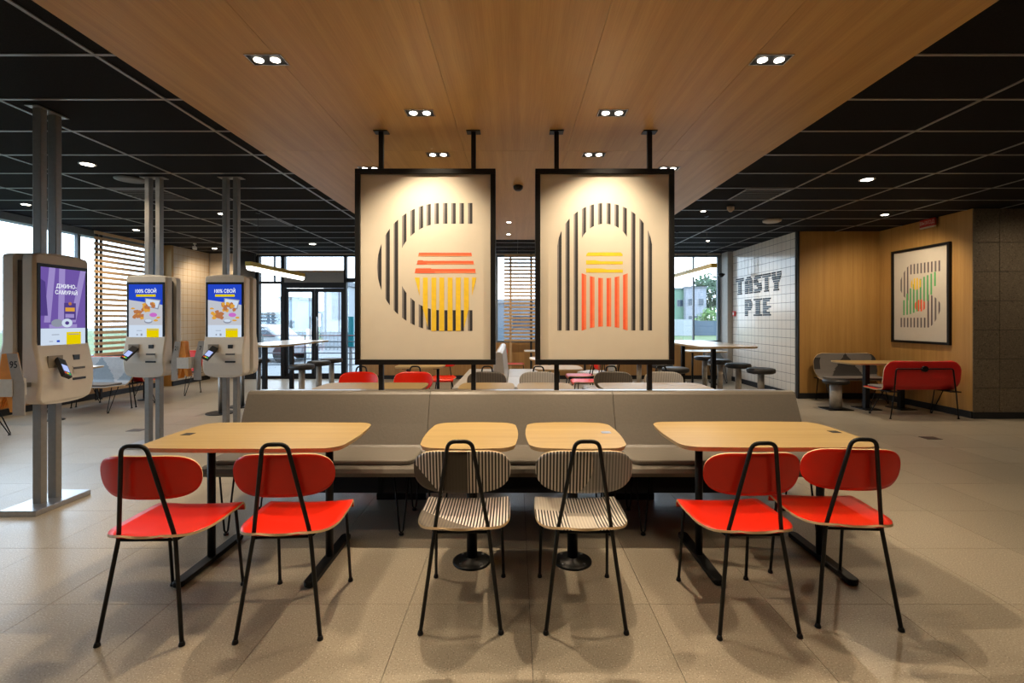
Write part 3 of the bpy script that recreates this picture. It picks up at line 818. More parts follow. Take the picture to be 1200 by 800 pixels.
# =================================================================== BANQUETTE
def section(x, rz, y, lab, w=1.379, top=0.884):
    e = empty('banquette_section', (x, y, 0), rz, lab, 'bench', 'taupe leather banquette sections')
    h = w/2
    # seat base: rounded front roll, local y measured from the partition centre (0) towards the sitter (-)
    prof = [(-0.42,0.405),(-0.70,0.400),(-0.755,0.412),(-0.772,0.440),(-0.760,0.466),(-0.72,0.476),(-0.42,0.474)]
    MB().prism(prof, -h+0.0005, h-0.0005, 0, 'X').build('seat_base', LEATHER, e, bevel=0.003)
    pad = []
    MB().prism([(p[0], p[1]-0.55) for p in rrect(w-0.03, 0.34, 0.07, 0, 5)], 0.476, 0.508, 0).build('seat_pad', LEATHER, e, bevel=0.010)
    def fn(u, v):
        t = v
        yy = -0.395+0.215*t+0.03*math.sin(PI*t)
        zz = 0.44+0.445*t
        return (u*(h-0.003), yy, zz)
    bp = [(-0.43,0.44),(-0.36,0.52),(-0.295,0.66),(-0.235,0.80),(-0.205,0.868),(-0.19,0.885),(-0.165,0.893),(-0.13,0.89),(-0.115,0.87),(-0.115,0.40),(-0.40,0.40)]
    bp = [(a, b if b <= 0.5 else 0.5+(b-0.5)*(top-0.5)/0.393) for a, b in bp]
    MB().prism(bp, -h+0.0005, h-0.0005, 0, 'X').build('back_cushion', LEATHER, e, bevel=0.003)
    for sx in (-h+0.11, h-0.11):
        for (sy, ty) in ((-0.66,-0.70),(-0.24,-0.28)):
            mb = MB()
            mb.tube([(sx-0.05, ty+0.05, 0.402),(sx-0.012, sy, 0.03),(sx, sy, 0.012),(sx+0.012, sy, 0.03),(sx+0.05, ty+0.05, 0.402)], 0.0065, 8)
            mb.cyl((sx, sy), 0.016, 0.0, 0.012, 12)
            mb.build('leg', BLACK, e)
    return e
YP = 3.89
labs = ('left', 'middle', 'right')
for k in range(3):
    section(-1.355+1.38*k+0.02, 0, YP, '%s section of the taupe leather banquette facing the viewer' % labs[k])
    section(-1.355+1.38*k+0.02, PI, YP, '%s section of the taupe leather banquette facing the back of the room' % labs[k], top=0.848)
led = MB().box(-2.05, 2.09, YP-0.108, YP+0.06, 0.820, 0.861).build('partition_ledge', STEEL, bevel=0.004)
tag(led, 'narrow steel ledge along the top between the two banquette backs', 'ledge')

# =================================================================== HANGING POSTERS
def lerp(a, b, t): return a+(b-a)*t
def poster_print(kind, to, parent, y):
    """flat print: every stripe a thin strip lying on the sheet; crop px -> sheet coordinates by to()"""
    black, grey, col, col2, col3 = MB(), MB(), MB(), MB(), MB()
    def strip(mb, xa, xb, top, bot, lift=0.0):
        """column xa..xb whose top and bottom follow functions of x"""
        N = 3; xs_ = lin(N, xa, xb); vs = []
        for x_ in xs_:
            a, b = top(x_), bot(x_)
            if b < a+0.5: b = a+0.5
            X, Z1 = to(x_, a); _, Z2 = to(x_, b)
            vs += [(X, y-lift, Z1), (X, y-lift, Z2)]
        mb.add(vs, [(2*i, 2*i+1, 2*i+3, 2*i+2) for i in range(N-1)])
    def quad(mb, pts, lift=0.0):
        mb.add([(to(a,b)[0], y-lift, to(a,b)[1]) for a,b in pts], [tuple(range(len(pts)))])
    if kind == 'C':
        R, r, cx, cy = 315, 213, 365, 390
        def o_(x, R_, s):
            if x >= cx: return cy+s*R_
            d = R_*R_-(x-cx)**2
            return cy+s*math.sqrt(d) if d > 0 else cy
        for i, xc in enumerate((62,103,144,185,226,267,305,345,387,428,468,510)):
            xa, xb = xc-12, xc+10; xm = xa+9 if i > 2 else xa+6
            for (mb, a, b) in ((grey, xa, xm), (black, xm, xb)):
                if xc < 150:
                    strip(mb, a, b, lambda x: o_(x,R,-1), lambda x: o_(x,R,1))
                else:
                    strip(mb, a, b, lambda x: o_(x,R,-1), lambda x: o_(x,r,-1))
                    strip(mb, a, b, lambda x: o_(x,r,1), lambda x: o_(x,R,1))
        for (t, b, x0, x1) in ((320,337,253,518),(360,377,246,527),(400,420,236,536)):
            quad(col, [(x0,b),(x1,b),(x1-3,t),(x0+3,t)])
            quad(col3, [(x0,b),(x1,b),(x1-1,(t+b)/2+2),(x0+1,(t+b)/2+2)], 0.0004)
        quad(col, [(246,377),(300,377),(275,357),(252,357)], 0.0008); quad(col, [(236,420),(340,420),(315,397),(242,397)], 0.0008)
        def yb(x):
            if x < 305: return 442+(x-236)*(263/69.0)
            if x > 475: return 442+(540-x)*(263/65.0)
            return 705
        for xc in (248,288,330,369,410,450,490,530):
            a, b = max(237, xc-12), min(539, xc+12)
            strip(col2, a, b, lambda x: 442, lambda x: min(705, yb(x)), 0.0008)
    elif kind == 'A':
        def top(x):
            d = 235**2-(x-289)**2
            return 310-math.sqrt(max(d,0))
        def inn(x):
            d = 124.7**2-(x-289)**2
            return 301.7-math.sqrt(max(d,0))
        for i, xc in enumerate((66,106,147,187,226,266,308,348,388,430,471,512)):
            xa, xb = xc-11, xc+10; xm = xa+8
            for (mb, a, b) in ((grey, xa, xm), (black, xm, xb)):
                if xc < 150 or xc > 425: strip(mb, a, b, top, lambda x: 703)
                else: strip(mb, a, b, top, inn)
        for k, (t, b) in enumerate(((318,336),(357,377),(397,418))):
            if k == 0: quad(col2, [(197,b),(378,b),(376,326),(368,t),(207,t),(199,326)])
            else: quad(col2, [(197,b),(378,b),(378,t+5),(300-30*(2-k),t+5),(270-30*(2-k),t),(197,t)])
        for xc in (187,228,269,310,350,391):
            strip(col, xc-12, xc+1, lambda x: 445-0.0019*(x-289)**2, lambda x: 683+0.0016*(x-289)**2)
            strip(col3, xc+1, xc+11, lambda x: 445-0.0019*(x-289)**2, lambda x: 683+0.0016*(x-289)**2)
    else:
        # S in sheet units 0..1000
        P = 64
        for i in range(12):
            xc = 150+P*i; a, b = xc-15, xc+15
            for (mb, s, t) in ((black, a, xc-2), (grey, xc-2, b)):
                # upper bowl
                def ctop(x): return 150+max(0, (360-x))**2*0.0032 if x < 360 else 150
                if xc < 300: strip(mb, s, t, ctop, lambda x: 555-max(0,(330-x))**2*0.0032)
                else: strip(mb, s, t, ctop, lambda x: 262)
                def cbot(x): return 852 if x < 640 else 852-(x-640)**2*0.0034
                if xc > 650: strip(mb, s, t, lambda x: 500+max(0,(x-660))**2*0.0022, cbot)
                else: strip(mb, s, t, lambda x: 745, cbot)
        for i in range(10):
            xc = 205+P*i; a, b = xc-17, xc+13
            def pw(tab, x):
                for (x0, a0), (x1, a1) in zip(tab, tab[1:]):
                    if x <= x1: return a0+(a1-a0)*max(0.0, (x-x0)/(x1-x0))
                return tab[-1][1]
            hi = pw(((200,550),(300,440),(400,370),(500,330),(600,300),(780,265)), xc)
            lo = pw(((200,715),(300,710),(400,690),(500,665),(600,610),(700,525),(790,400)), xc)
            strip(col, a, b, lambda x: hi, lambda x: lo, 0.0004)
        for (cx, cy, mb, rr) in ((440,372,col2,105),(515,612,col3,105)):
            for i in range(4):
                xa = cx-rr+i*2*rr/4+6; xb = xa+2*rr/4-22
                strip(mb, xa, xb, lambda x: cy-math.sqrt(max(0,rr*rr-(x-cx)**2))*0.62, lambda x: cy+math.sqrt(max(0,rr*rr-(x-cx)**2))*0.62, 0.0009)
    sets = {'C':(INK,INKG,PRED,PYEL,PORG),'A':(INK,INKG,PRED,PYEL,PORG),'S':(PLUM,INKG,PGRN,PYEL,PRED)}[kind]
    full = MB()
    for k, mb in enumerate((black, grey, col, col2, col3)):
        nb = len(full.v); full.v += mb.v
        full.f += [tuple(i+nb for i in f) for f in mb.f]; full.mi += [k]*len(mb.f); full.sm += [False]*len(mb.f)
    return full.build('printed_motif', list(sets), parent)
def hanging(x0, x1, posts, kind, lab, scale_px, orig):
    xc = (x0+x1)/2; e = empty('hanging_poster', (xc, YP, 0), 0, lab, 'poster', 'framed posters hung above the banquette')
    z0, z1 = 1.068, 2.618; w = (x1-x0)/2; F = 0.040
    mb = MB()
    mb.box(-w, w, -0.035, 0.035, z0, z0+F).box(-w, w, -0.035, 0.035, z1-F, z1).box(-w, -w+F, -0.035, 0.035, z0+F, z1-F).box(w-F, w, -0.035, 0.035, z0+F, z1-F)
    mb.build('frame', BLACK, e, bevel=0.003)
    sh = MB().box(-w+F, w-F, -0.012, 0.012, z0+F, z1-F).build('sheet', PAPER, e)
    for p in posts:
        MB().box(p-xc-0.018, p-xc+0.018, -0.018, 0.018, z1, ZW-0.008).build('hanger_post', BLACK, e)
        MB().box(p-xc-0.018, p-xc+0.018, -0.018, 0.018, 0.861, z0).build('post', BLACK, e)
        MB().box(p-xc-0.055, p-xc+0.055, -0.04, 0.04, ZW-0.008, ZW).build('ceiling_plate', BLACK, e)
    y_s = YP-0.0125
    ox, oy = orig
    def to(a, b):
        px, py = ox+a*scale_px, oy+b*scale_px
        return ((px-604)*y_s/572-xc, 1.42-(py-375)*y_s/572)
    poster_print(kind, to, sh, -0.0127)
hanging(-1.270, -0.157, (-1.068, -0.333), 'C', 'framed poster with big striped letter C around a red and yellow burger shape', 0.2377, (430,220))
hanging(0.157, 1.258, (0.327, 1.068), 'A', 'framed poster with striped arch letter A around red and yellow bars', 0.2377, (640,220))
tag(MB().box(-2.0, 2.04, YP-0.012, YP-0.0165, 0.05, 0.819).build('daylight_block_panel', BLACKM), 'added matt black panel blocking daylight between the two rows of banquette seats', 'panel')  # added panel, keeps daylight off the floor under the front seats
# floor brackets below the outer posts
for (x, s, l) in ((-1.068, 1, 'left'), (1.068, -1, 'right')):
    b = MB().box(x-0.03, x+0.36*s if s > 0 else x+0.03, YP-0.03, YP+0.03, 0.0, 0.05) if s > 0 else MB().box(x-0.36, x+0.03, YP-0.03, YP+0.03, 0.0, 0.05)
    b.box(x-0.02, x+0.02, YP-0.02, YP+0.02, 0.05, 0.820)
    tag(b.build('partition_post', BLACK), 'black steel post and foot bar under the %s end of the banquette' % l, 'post', 'posts inside the banquette')

# poster on the oak wall
e = empty('wall_poster', (6.6, 7.95, 0), 0, 'framed poster with striped letter S and green stripes on the oak wall', 'poster')
MB().box(-0.045,0,-0.57,0.57,1.04,1.08).box(-0.045,0,-0.57,0.57,2.57,2.61).box(-0.045,0,-0.57,-0.53,1.08,2.57).box(-0.045,0,0.53,0.57,1.08,2.57).build('frame', BLACK, e)
sh = MB().box(-0.02, 0, -0.53, 0.53, 1.08, 2.57).build('sheet', PAPER, e)
pr = poster_print('S', lambda a, b: (a/1000.0*1.06-0.53, 2.57-b/1000.0*1.49), sh, 0.0)
pr.rotation_euler = (0, 0, -PI/2); pr.location = (-0.0206, 0, 0)

# =================================================================== KIOSKS
S_BLUE = emit('screen_blue', (0.02, 0.07, 0.62), 0.510); S_WHITE = emit('screen_white', (0.62, 0.72, 0.86), 0.578)
S_PALE = emit('screen_pale', (0.60, 0.62, 0.68), 0.510); S_YEL = emit('screen_yellow', (0.75, 0.58, 0.0), 0.612)
S_FOOD = emit('screen_fried', (0.50, 0.19, 0.07), 0.544); S_FRY = emit('screen_gold', (0.72, 0.36, 0.05), 0.578)
S_PINK = emit('screen_pink', (0.62, 0.16, 0.60), 0.544); S_PUR = emit('screen_purple', (0.17, 0.10, 0.40), 0.544)
S_LILAC = emit('screen_lilac', (0.36, 0.28, 0.62), 0.544); S_TXT = emit('screen_text', (0.8, 0.84, 0.9), 0.680); S_GREY = emit('screen_grey', (0.33, 0.36, 0.45), 0.476)
S_DP = emit('screen_deep_purple', (0.10, 0.06, 0.28), 0.476)
TERM = mat('card_reader_black', (0.012,0.012,0.014), 0.35)
def blob(mb, cx, cz, rx_, rz_, mi, n=14, jit=0.0, lift=0.0):
    pts = []
    for k in range(n):
        a = 2*PI*k/n; q = 1+random.uniform(-jit, jit)
        pts.append((cx+rx_*math.cos(a)*q, -lift, cz+rz_*math.sin(a)*q))
    mb.add(pts, [tuple(range(n))], mi)
def rect(mb, x0, x1, z0, z1, mi, lift=0.0):
    mb.add([(x0,-lift,z0),(x1,-lift,z0),(x1,-lift,z1),(x0,-lift,z1)], [(0,1,2,3)], mi)
def picture(kind, parent, y):
    """screen image, 0.37 x 0.61, drawn on the glass; z up from the lower edge"""
    mb = MB(); W = 0.185; H = 0.61
    ms = [S_BLUE,S_WHITE,S_PALE,S_YEL,S_FOOD,S_FRY,S_PINK,S_PUR,S_LILAC,S_GREY,S_DP]
    if kind == 'blue':
        rect(mb, -W, W, 0.38, H, 0, 0.0)
        mb.add([(-W,-0.0002,0.16),(W,-0.0002,0.16),(W,-0.0002,0.385),(-W,-0.0002,0.44)], [(0,1,2,3)], 2)
        rect(mb, -W, W, 0.0, 0.163, 1, 0.0004)
        rect(mb, 0.01, 0.145, 0.0, 0.125, 3, 0.0006)
        mb.add([(-0.01,-0.0006,0.37),(0.14,-0.0006,0.335),(0.165,-0.0006,0.44),(-0.005,-0.0006,0.46)], [(0,1,2,3)], 9)
        mb.add([(0.0,-0.0008,0.38),(0.13,-0.0008,0.35),(0.155,-0.0008,0.43),(0.005,-0.0008,0.45)], [(0,1,2,3)], 1)
        for k in range(16): blob(mb, random.uniform(-0.03,0.11), random.uniform(0.32,0.40), 0.022, 0.02, 4 if k % 2 else 5, 9, 0.3, 0.0012+k*0.0001)
        for k in range(14): blob(mb, random.uniform(-0.13,-0.03), 0.275+random.uniform(-0.035,0.04), 0.024, 0.02, 4 if k % 4 else 5, 9, 0.3, 0.0012+k*0.0001)
        blob(mb, 0.085, 0.275, 0.042, 0.024, 6, 16, 0.0, 0.001); blob(mb, 0.03, 0.205, 0.045, 0.025, 9, 16, 0, 0.001); blob(mb, 0.03, 0.212, 0.038, 0.016, 1, 16, 0, 0.0012)
        for (a, b) in ((-0.14,0.345),(0.14,0.245),(0.11,0.215)): blob(mb, a, b, 0.024, 0.011, 5, 8, 0.25, 0.001)
        rect(mb, -0.105, 0.11, 0.475, 0.500, 3, 0.0006)
        rect(mb, -0.10, -0.04, 0.10, 0.105, 9, 0.0006); rect(mb, 0.02, 0.135, 0.108, 0.114, 9, 0.0008)
        rect(mb, -0.14, -0.03, 0.018, 0.022, 9, 0.0006); rect(mb, -0.10, -0.085, 0.05, 0.065, 9, 0.0006); rect(mb, -0.055, -0.035, 0.045, 0.07, 9, 0.0006)
    else:
        rect(mb, -W, W, 0.155, H, 7)
        for (a, b) in ((-0.16,-0.10),(-0.05,-0.02),(0.05,0.16)):
            mb.add([(a,-0.0002,0.2),(a+0.05,-0.0002,0.2),(b+0.03,-0.0002,H),(b-0.02,-0.0002,H)], [(0,1,2,3)], 8)
        mb.add([(-0.185,-0.0003,0.25),(-0.13,-0.0003,0.25),(-0.15,-0.0003,0.5),(-0.185,-0.0003,0.52)], [(0,1,2,3)], 10)
        rect(mb, -W, W, 0.0, 0.155, 1, 0.0004)
        rect(mb, 0.02, 0.145, 0.0, 0.125, 3, 0.0006)
        rect(mb, -0.12, 0.11, 0.158, 0.185, 8, 0.0006)
        blob(mb, -0.055, 0.195, 0.05, 0.03, 9, 14, 0, 0.0008); blob(mb, 0.025, 0.195, 0.045, 0.034, 1, 16, 0, 0.001); blob(mb, 0.025, 0.195, 0.018, 0.014, 10, 12, 0, 0.0012)
        rect(mb, 0.0, 0.10, 0.22, 0.35, 10, 0.0007); rect(mb, 0.01, 0.09, 0.285, 0.315, 5, 0.0009); blob(mb, 0.05, 0.345, 0.015, 0.013, 4, 10, 0, 0.001)
        rect(mb, 0.01, 0.085, 0.235, 0.265, 8, 0.0009)
        rect(mb, -0.10, -0.04, 0.105, 0.11, 9, 0.0006); rect(mb, 0.035, 0.13, 0.105, 0.111, 9, 0.0008)
        rect(mb, -0.12, -0.09, 0.055, 0.06, 9, 0.0006); rect(mb, -0.06, -0.035, 0.05, 0.065, 0, 0.0006)
    o = mb.build('screen_picture', ms, parent, (0, y, 1.203))
    if kind == 'blue':
        text('100% СВОЙ', 0.055, S_TXT, 'screen_lettering', parent, (0.0, y-0.0014, 1.203+0.535), (PI/2,0,0), 0.82, 0.0002)
    else:
        text('ДЖИНО-', 0.042, S_TXT, 'screen_lettering', parent, (0.02, y-0.0014, 1.203+0.475), (PI/2,0,0), 0.95, 0.0002)
        text('САМУРАЙ', 0.042, S_TXT, 'screen_lettering', parent, (0.02, y-0.0014, 1.203+0.427), (PI/2,0,0), 0.9, 0.0002)
def yfront(z):
    if z > 1.26: return -0.122
    if z > 1.05: return -0.122-0.045*((1.26-z)/0.21)
    return -0.167+0.025*max(0,(0.95-z)/0.16)
def head_mesh():
    secs = [(0.790,0.05),(0.794,0.12),(0.803,0.175),(0.818,0.205),(0.840,0.220),(0.870,0.226),(0.95,0.226),(1.05,0.226),(1.12,0.226),(1.19,0.226),(1.26,0.225),
            (1.5,0.225),(1.75,0.225),(1.875,0.225),(1.893,0.220),(1.903,0.209),(1.911,0.180),(1.918,0.12),(1.922,0.05)]
    mb = MB(); vs = []; c = 0.016
    for (z, w) in secs:
        yf = yfront(z); cc = min(c, w*0.4)
        cz = 0.0
        ins = 0.0 if 0.81 < z < 1.905 else 0.006
        vs += [(-w,-0.036,z),(-w,yf+0.022+ins,z),(-w+cc*0.35,yf+0.006+ins,z),(-w+cc,yf+ins,z),(w-cc,yf+ins,z),(w-cc*0.35,yf+0.006+ins,z),(w,yf+0.022+ins,z),(w,-0.036,z)]
    n = 8; fs = []
    for i in range(len(secs)-1):
        for k in range(n):
            l = (k+1) % n; fs.append((i*n+k, i*n+l, (i+1)*n+l, (i+1)*n+k))
    mb.add(vs, fs, 0, True)
    for q in range(len(fs)):
        if q % n in (0, 3, 6, 7): mb.sm[q] = False
    mb.add([vs[k] for k in range(n)], [tuple(range(n-1,-1,-1))], 0)
    mb.add([vs[(len(secs)-1)*n+k] for k in range(n)], [tuple(range(n))], 0)
    return mb.mesh('housing', KIOSK)
HEAD = head_mesh()
def kiosk(x, y, rz, kind, lab, rside):
    e = empty('ordering_kiosk', (x, y, 0), rz, lab, 'kiosk', 'self-service ordering kiosks')
    MB().box(-0.23, 0.23, -0.135, 0.135, 0, 0.040).build('base_plate', STEEL, e, bevel=0.004)
    for sx in (-0.06, 0.06):
        MB().box(sx-0.025, sx+0.025, -0.032, 0.032, 0.038, ZC-0.014).build('pole', ALU, e, bevel=0.003)
    MB().box(-0.13, 0.13, -0.05, 0.05, ZC-0.014, ZC-0.0065).build('ceiling_plate', ALU, e)
    MB().box(-0.19, 0.19, -0.036, 0.036, 0.87, 1.86).build('mounting_box', KIOSKD, e)
    for r in (0, PI):
        h = inst('housing', HEAD, e, (0,0,0), (0,0,r))
        sc_ = MB().box(-0.208, 0.208, -0.127, -0.1222, 1.178, 1.838).build('screen', BLACK, h)
        if r == 0: picture(kind, sc_, -0.1275)
        else: picture('blue', sc_, -0.1275)
        # scanner window, receipt slot, card slot
        def on(z): return yfront(z)
        MB().cbox((0.078, on(1.13)-0.001, 1.13), (0.052, 0.012, 0.040)).build('scanner_window', TERM, h, None)
        MB().cbox((0.085, on(1.045)-0.001, 1.060), (0.110, 0.010, 0.008)).cbox((0.085, on(1.03)-0.004, 1.023), (0.110, 0.012, 0.026)).build('receipt_slot', KIOSK, h)
        MB().cbox((0.085, on(1.05), 1.048), (0.100, 0.008, 0.018)).build('receipt_gap', KIOSKD, h)
        MB().cbox((0.085, on(0.965)-0.001, 0.965), (0.112, 0.008, 0.018)).build('card_slot', TERM, h)
        MB().cbox((-0.105, on(1.08)+0.002, 1.09), (0.115, 0.010, 0.13)).build('reader_recess', mat('kiosk_recess', (0.30,0.25,0.19), 0.5), h)
        cr = MB()
        cr.box(-0.034, 0.034, -0.016, 0.012, -0.085, 0.085)
        cr.box(-0.027, 0.027, -0.0175, -0.016, -0.045, 0.02, 1)
        for kk, mm in ((-0.019, 2), (0.0, 3), (0.019, 4)): cr.box(kk-0.007, kk+0.007, -0.0175, -0.016, -0.068, -0.056, mm)
        c_ = cr.build('card_reader', [TERM, emit('reader_display', (0.35,0.42,0.75), 0.8), emit('key_red', (0.6,0.05,0.03), 0.8), emit('key_yellow', (0.7,0.5,0.03), 0.8), emit('key_green', (0.05,0.5,0.15), 0.8)], h, (-0.105, on(1.05)-0.050, 1.06), (math.radians(-38), math.radians(24), 0), 0.004)
        # keypad glow on the reader
        tag(c_, 'black card reader with a lit display')
    return e
kiosk(-3.60, 3.755, PI/2, 'purple', 'nearest ordering kiosk at the left edge, purple screen seen at an angle', 1)
kiosk(-4.07, 5.50, 0, 'blue', 'second ordering kiosk with blue menu screen, left of the third', 1)
kiosk(-3.20, 5.50, 0, 'blue', 'third ordering kiosk with blue menu screen, next to the leather banquette', -1)

# stacks of table numbers hung on the kiosks
ORG = mat('orange_marker', (0.80, 0.28, 0.01), 0.4); MARKG = mat('grey_marker', (0.34,0.31,0.28), 0.5)
def markers(x, y, mirror, num, lab, orange=True):
    e = empty('table_number_rack', (x, y, 0), 0, lab, 'number rack', 'racks of table numbers on the kiosks')
    s = -1 if mirror else 1
    flip = lambda p: [(s*a, b) for a, b in (p if s > 0 else p[::-1])]
    gp = MB().prism(flip([(0.0,1.19),(0.07,1.19),(0.125,0.98),(0.125,0.76),(0.042,0.76),(0.042,0.98)]), -0.030, -0.022, 0, 'Y').build('number_panel', MARKG, e)
    text(num, 0.066, BLACKM, 'number', gp, (s*0.050, -0.0306, 1.11), (PI/2, 0, 0), 0.85, 0.0003)
    if orange:
        for k in range(5):
            yy = -0.018+0.016*k
            MB().prism(flip([(-0.045,1.185),(-0.004,1.19),(0.036,0.98),(0.04,0.78),(0.012,0.78),(-0.02,0.92),(-0.07,0.80),(-0.10,0.80)]), yy, yy+0.009, 0, 'Y').build('orange_marker', ORG, e)
        MB().box(min(s*-0.12, s*0.045), max(s*-0.12, s*0.045), -0.034, 0.065, 0.89, 1.01).build('holder_band', WHITE, e)
        (MB().box(-0.02, 0.02, 0.064, 0.122, 0.94, 0.97) if s > 0 else MB().box(-0.214, 0.0, 0.048, 0.062, 0.94, 0.97)).build('bracket', KIOSKD, e)
    else:
        MB().box(-0.02, 0.0, -0.022, 0.03, 0.94, 1.02).build('bracket', KIOSKD, e)
    return e
markers(-3.52, 3.405, False, '95', 'orange and grey table number rack reading 95 on the nearest kiosk')
markers(-3.675, 5.38, True, '21', 'orange and grey table number rack reading 21 on the second kiosk').scale = (0.78, 1, 1)
markers(-3.428, 5.42, True, '7', 'grey table number rack reading 7 on the third kiosk', False)

# =================================================================== LOUNGE SEATS
def lounge(x, y, rz, kind, lab, W=0.56, grp='shell lounge benches'):
    """two-seat shell bench facing -y, origin on the floor"""
    e = empty('lounge_bench', (x, y, 0), rz, lab, 'bench', grp)
    prof = [(-0.27,0.405),(-0.22,0.415),(-0.10,0.412),(0.04,0.405),(0.13,0.42),(0.175,0.47),(0.205,0.58),(0.225,0.70),(0.235,0.80),(0.237,0.83)]
    L = [0]
    for a, b in zip(prof, prof[1:]): L.append(L[-1]+math.dist(a, b))
    T = L[-1]
    def at(v):
        d = v*T
        for i in range(len(prof)-1):
            if d <= L[i+1]+1e-9:
                t = (d-L[i])/(L[i+1]-L[i]); return lerp(prof[i][0],prof[i+1][0],t), lerp(prof[i][1],prof[i+1][1],t)
        return prof[-1]
    def hw(v):
        w = W
        if v > 0.80: w -= 0.16*(1-math.sqrt(max(0,1-((v-0.80)/0.20)**2)))
        if v < 0.15: w -= 0.09*(1-math.sqrt(max(0,1-((0.15-v)/0.15)**2)))
        if 0.35 < v < 0.62: w -= 0.03*math.sin((v-0.35)/0.27*PI)
        return w
    def fn(u, v):
        a, b = at(v); return (u*hw(v), a-0.04*abs(u)**3*max(0,v-0.45), b)
    def pick(u, v):
        if kind == 'red': return 0
        X = u*W; q = v
        if abs(X-0.02) < 0.30*(1-(q-0.50)/0.52) and q > 0.5 and abs(X-0.02) > 0.0: return 1 if q > 0.5 and X > -0.30*(1-(q-0.5)/0.5)+0.02 else 0
        if X < -W*0.80 and 0.66 < q < 0.9: return 1
        if X > 0.34 and q > 0.55 and (X-0.34)*2.2 > (q-0.55): return 1
        return 0
    ms = {'red':[RED, DARKF, PLY, REDV], 'grey':[GREYF, DARKF, PLY, GREYL], 'window':[GREYL, WFRAME, PLY, GREYL]}[kind]
    MB().shell(fn, lin(61,-1,1), lin(45,0,1), 0.016, 0, 3, 2, pick).build('shell', ms, e)
    MB().prism([(p[0], p[1]-0.07) for p in rrect(2*W-0.14, 0.34, 0.06, 0, 4)], 0.413, 0.440).build('seat_pad', GREYF, e, bevel=0.008)
    k = W-0.12
    MB().tube([(-k,0.265,0.40)]+arc3((-k,0.265,0.40),(-k+0.03,0.258,0.72),(0,0.258,0.72),0.03)+arc3((0,0.258,0.72),(k-0.03,0.258,0.72),(k,0.265,0.40),0.03)+[(k,0.265,0.40)], 0.010, 8).build('back_frame', BLACK, e)
    MB().tube([(0,0.232,0.72),(0,0.275,0.72)], 0.042, 20).build('hub', BLACK, e)
    for sx in (-1, 1):
        MB().tube([(sx*k,0.27,0.40),(sx*(k+0.05),0.255,0.01)], 0.008, 8).cyl((sx*(k+0.05),0.255),0.016,0,0.01,10).build('leg', BLACK, e)
        MB().tube([(sx*k-0.06,0.0,0.39),(sx*(k+0.03)-0.012,-0.18,0.025),(sx*(k+0.03),-0.18,0.012),(sx*(k+0.03)+0.012,-0.18,0.025),(sx*k+0.06,-0.02,0.39)], 0.0065, 8).cyl((sx*(k+0.03),-0.18),0.016,0,0.012,10).build('leg', BLACK, e)
        MB().box(sx*k-0.075, sx*k+0.075, -0.04, 0.27, 0.383, 0.395).build('seat_rail', BLACK, e)
    return e
lounge(5.88, 8.50, 0, 'grey', 'grey lounge bench with dark triangle pattern against the oak alcove wall')
lounge(5.88, 7.27, PI, 'red', 'red shell lounge bench seen from behind, in front of the oak wall poster')
lounge(-6.68, 7.62, 0, 'window', 'pale grey lounge bench with dark triangles by the left window, behind the nearest kiosk')
lounge(-6.68, 9.35, 0, 'red', 'red shell lounge bench by the left window, between the second and third kiosks')
lounge(-6.68, 8.22, PI, 'red', 'red shell lounge bench back to back with the pale grey window bench')
lounge(-6.72, 5.85, PI, 'window', 'pale grey lounge bench at the left edge, behind the nearest kiosk')
lounge(4.62, 11.2, 0, 'window', 'small grey lounge seat with a dark triangle in the back right corner', 0.24)
t = table(5.90, 7.85, 1.36, 0.60, 'none', 'long oak table between the grey and red benches in the alcove', 'alcove table', bases=())
for bx in (-0.26, 0.30):
    MB().box(bx-0.13, bx+0.13, -0.17, 0.17, 0, 0.012).build('base_plate', BLACK, t)
    MB().box(bx-0.035, bx+0.035, -0.035, 0.035, 0.012, 0.727).build('post', BLACK, t)

# leather double bench running away from the viewer
e = empty('double_bench', (-0.24, 8.25, 0), 0, 'pale leather double bench seen end-on between the two posters', 'bench')
MB().prism([(-0.15,0.02),(0.15,0.02),(0.055,0.94),(0.02,0.965),(-0.02,0.965),(-0.055,0.94)], -1.3, 1.3, 0, 'Y').build('backrest', LEATHER2, e, bevel=0.01)
for s in (-1, 1):
    for k in range(2):
        y0 = -1.3+1.3*k
        MB().box(min(s*0.11,s*0.66), max(s*0.11,s*0.66), y0+0.004, y0+1.296, 0.39, 0.47).build('seat_cushion', LEATHER2, e, bevel=0.02)
    MB().box(min(s*0.16,s*0.58), max(s*0.16,s*0.58), -1.25, 1.25, 0.06, 0.39).build('plinth', BLACKM, e)
    MB().box(min(s*0.16,s*0.55), max(s*0.16,s*0.55), -1.2, 1.2, 0.0, 0.06).build('plinth_foot', BLACKM, e)
G6 = 'chairs in the back of the room'
chair('red', (1.12, 7.75, 0), PI/2, 'red chair right of the middle pale table, nearer of the two there', G6)
chair('red', (1.12, 8.55, 0), PI/2, 'red chair right of the middle pale table, farther of the two there', G6)
chair('red', (-0.02, 10.75, 0), -PI/2, 'red chair left of the farthest table under the slatted window', G6)
chair('red', (-1.22, 8.15, 0), PI, 'red chair behind the oak table left of the double bench', G6)
chair('l', (1.45, 9.1, 0), 2.4, 'pale striped chair in the back beneath the right poster', G6)
chair('l', (1.2, 6.95, 0), PI/2, 'pale striped chair beside the nearest pale table', G6)

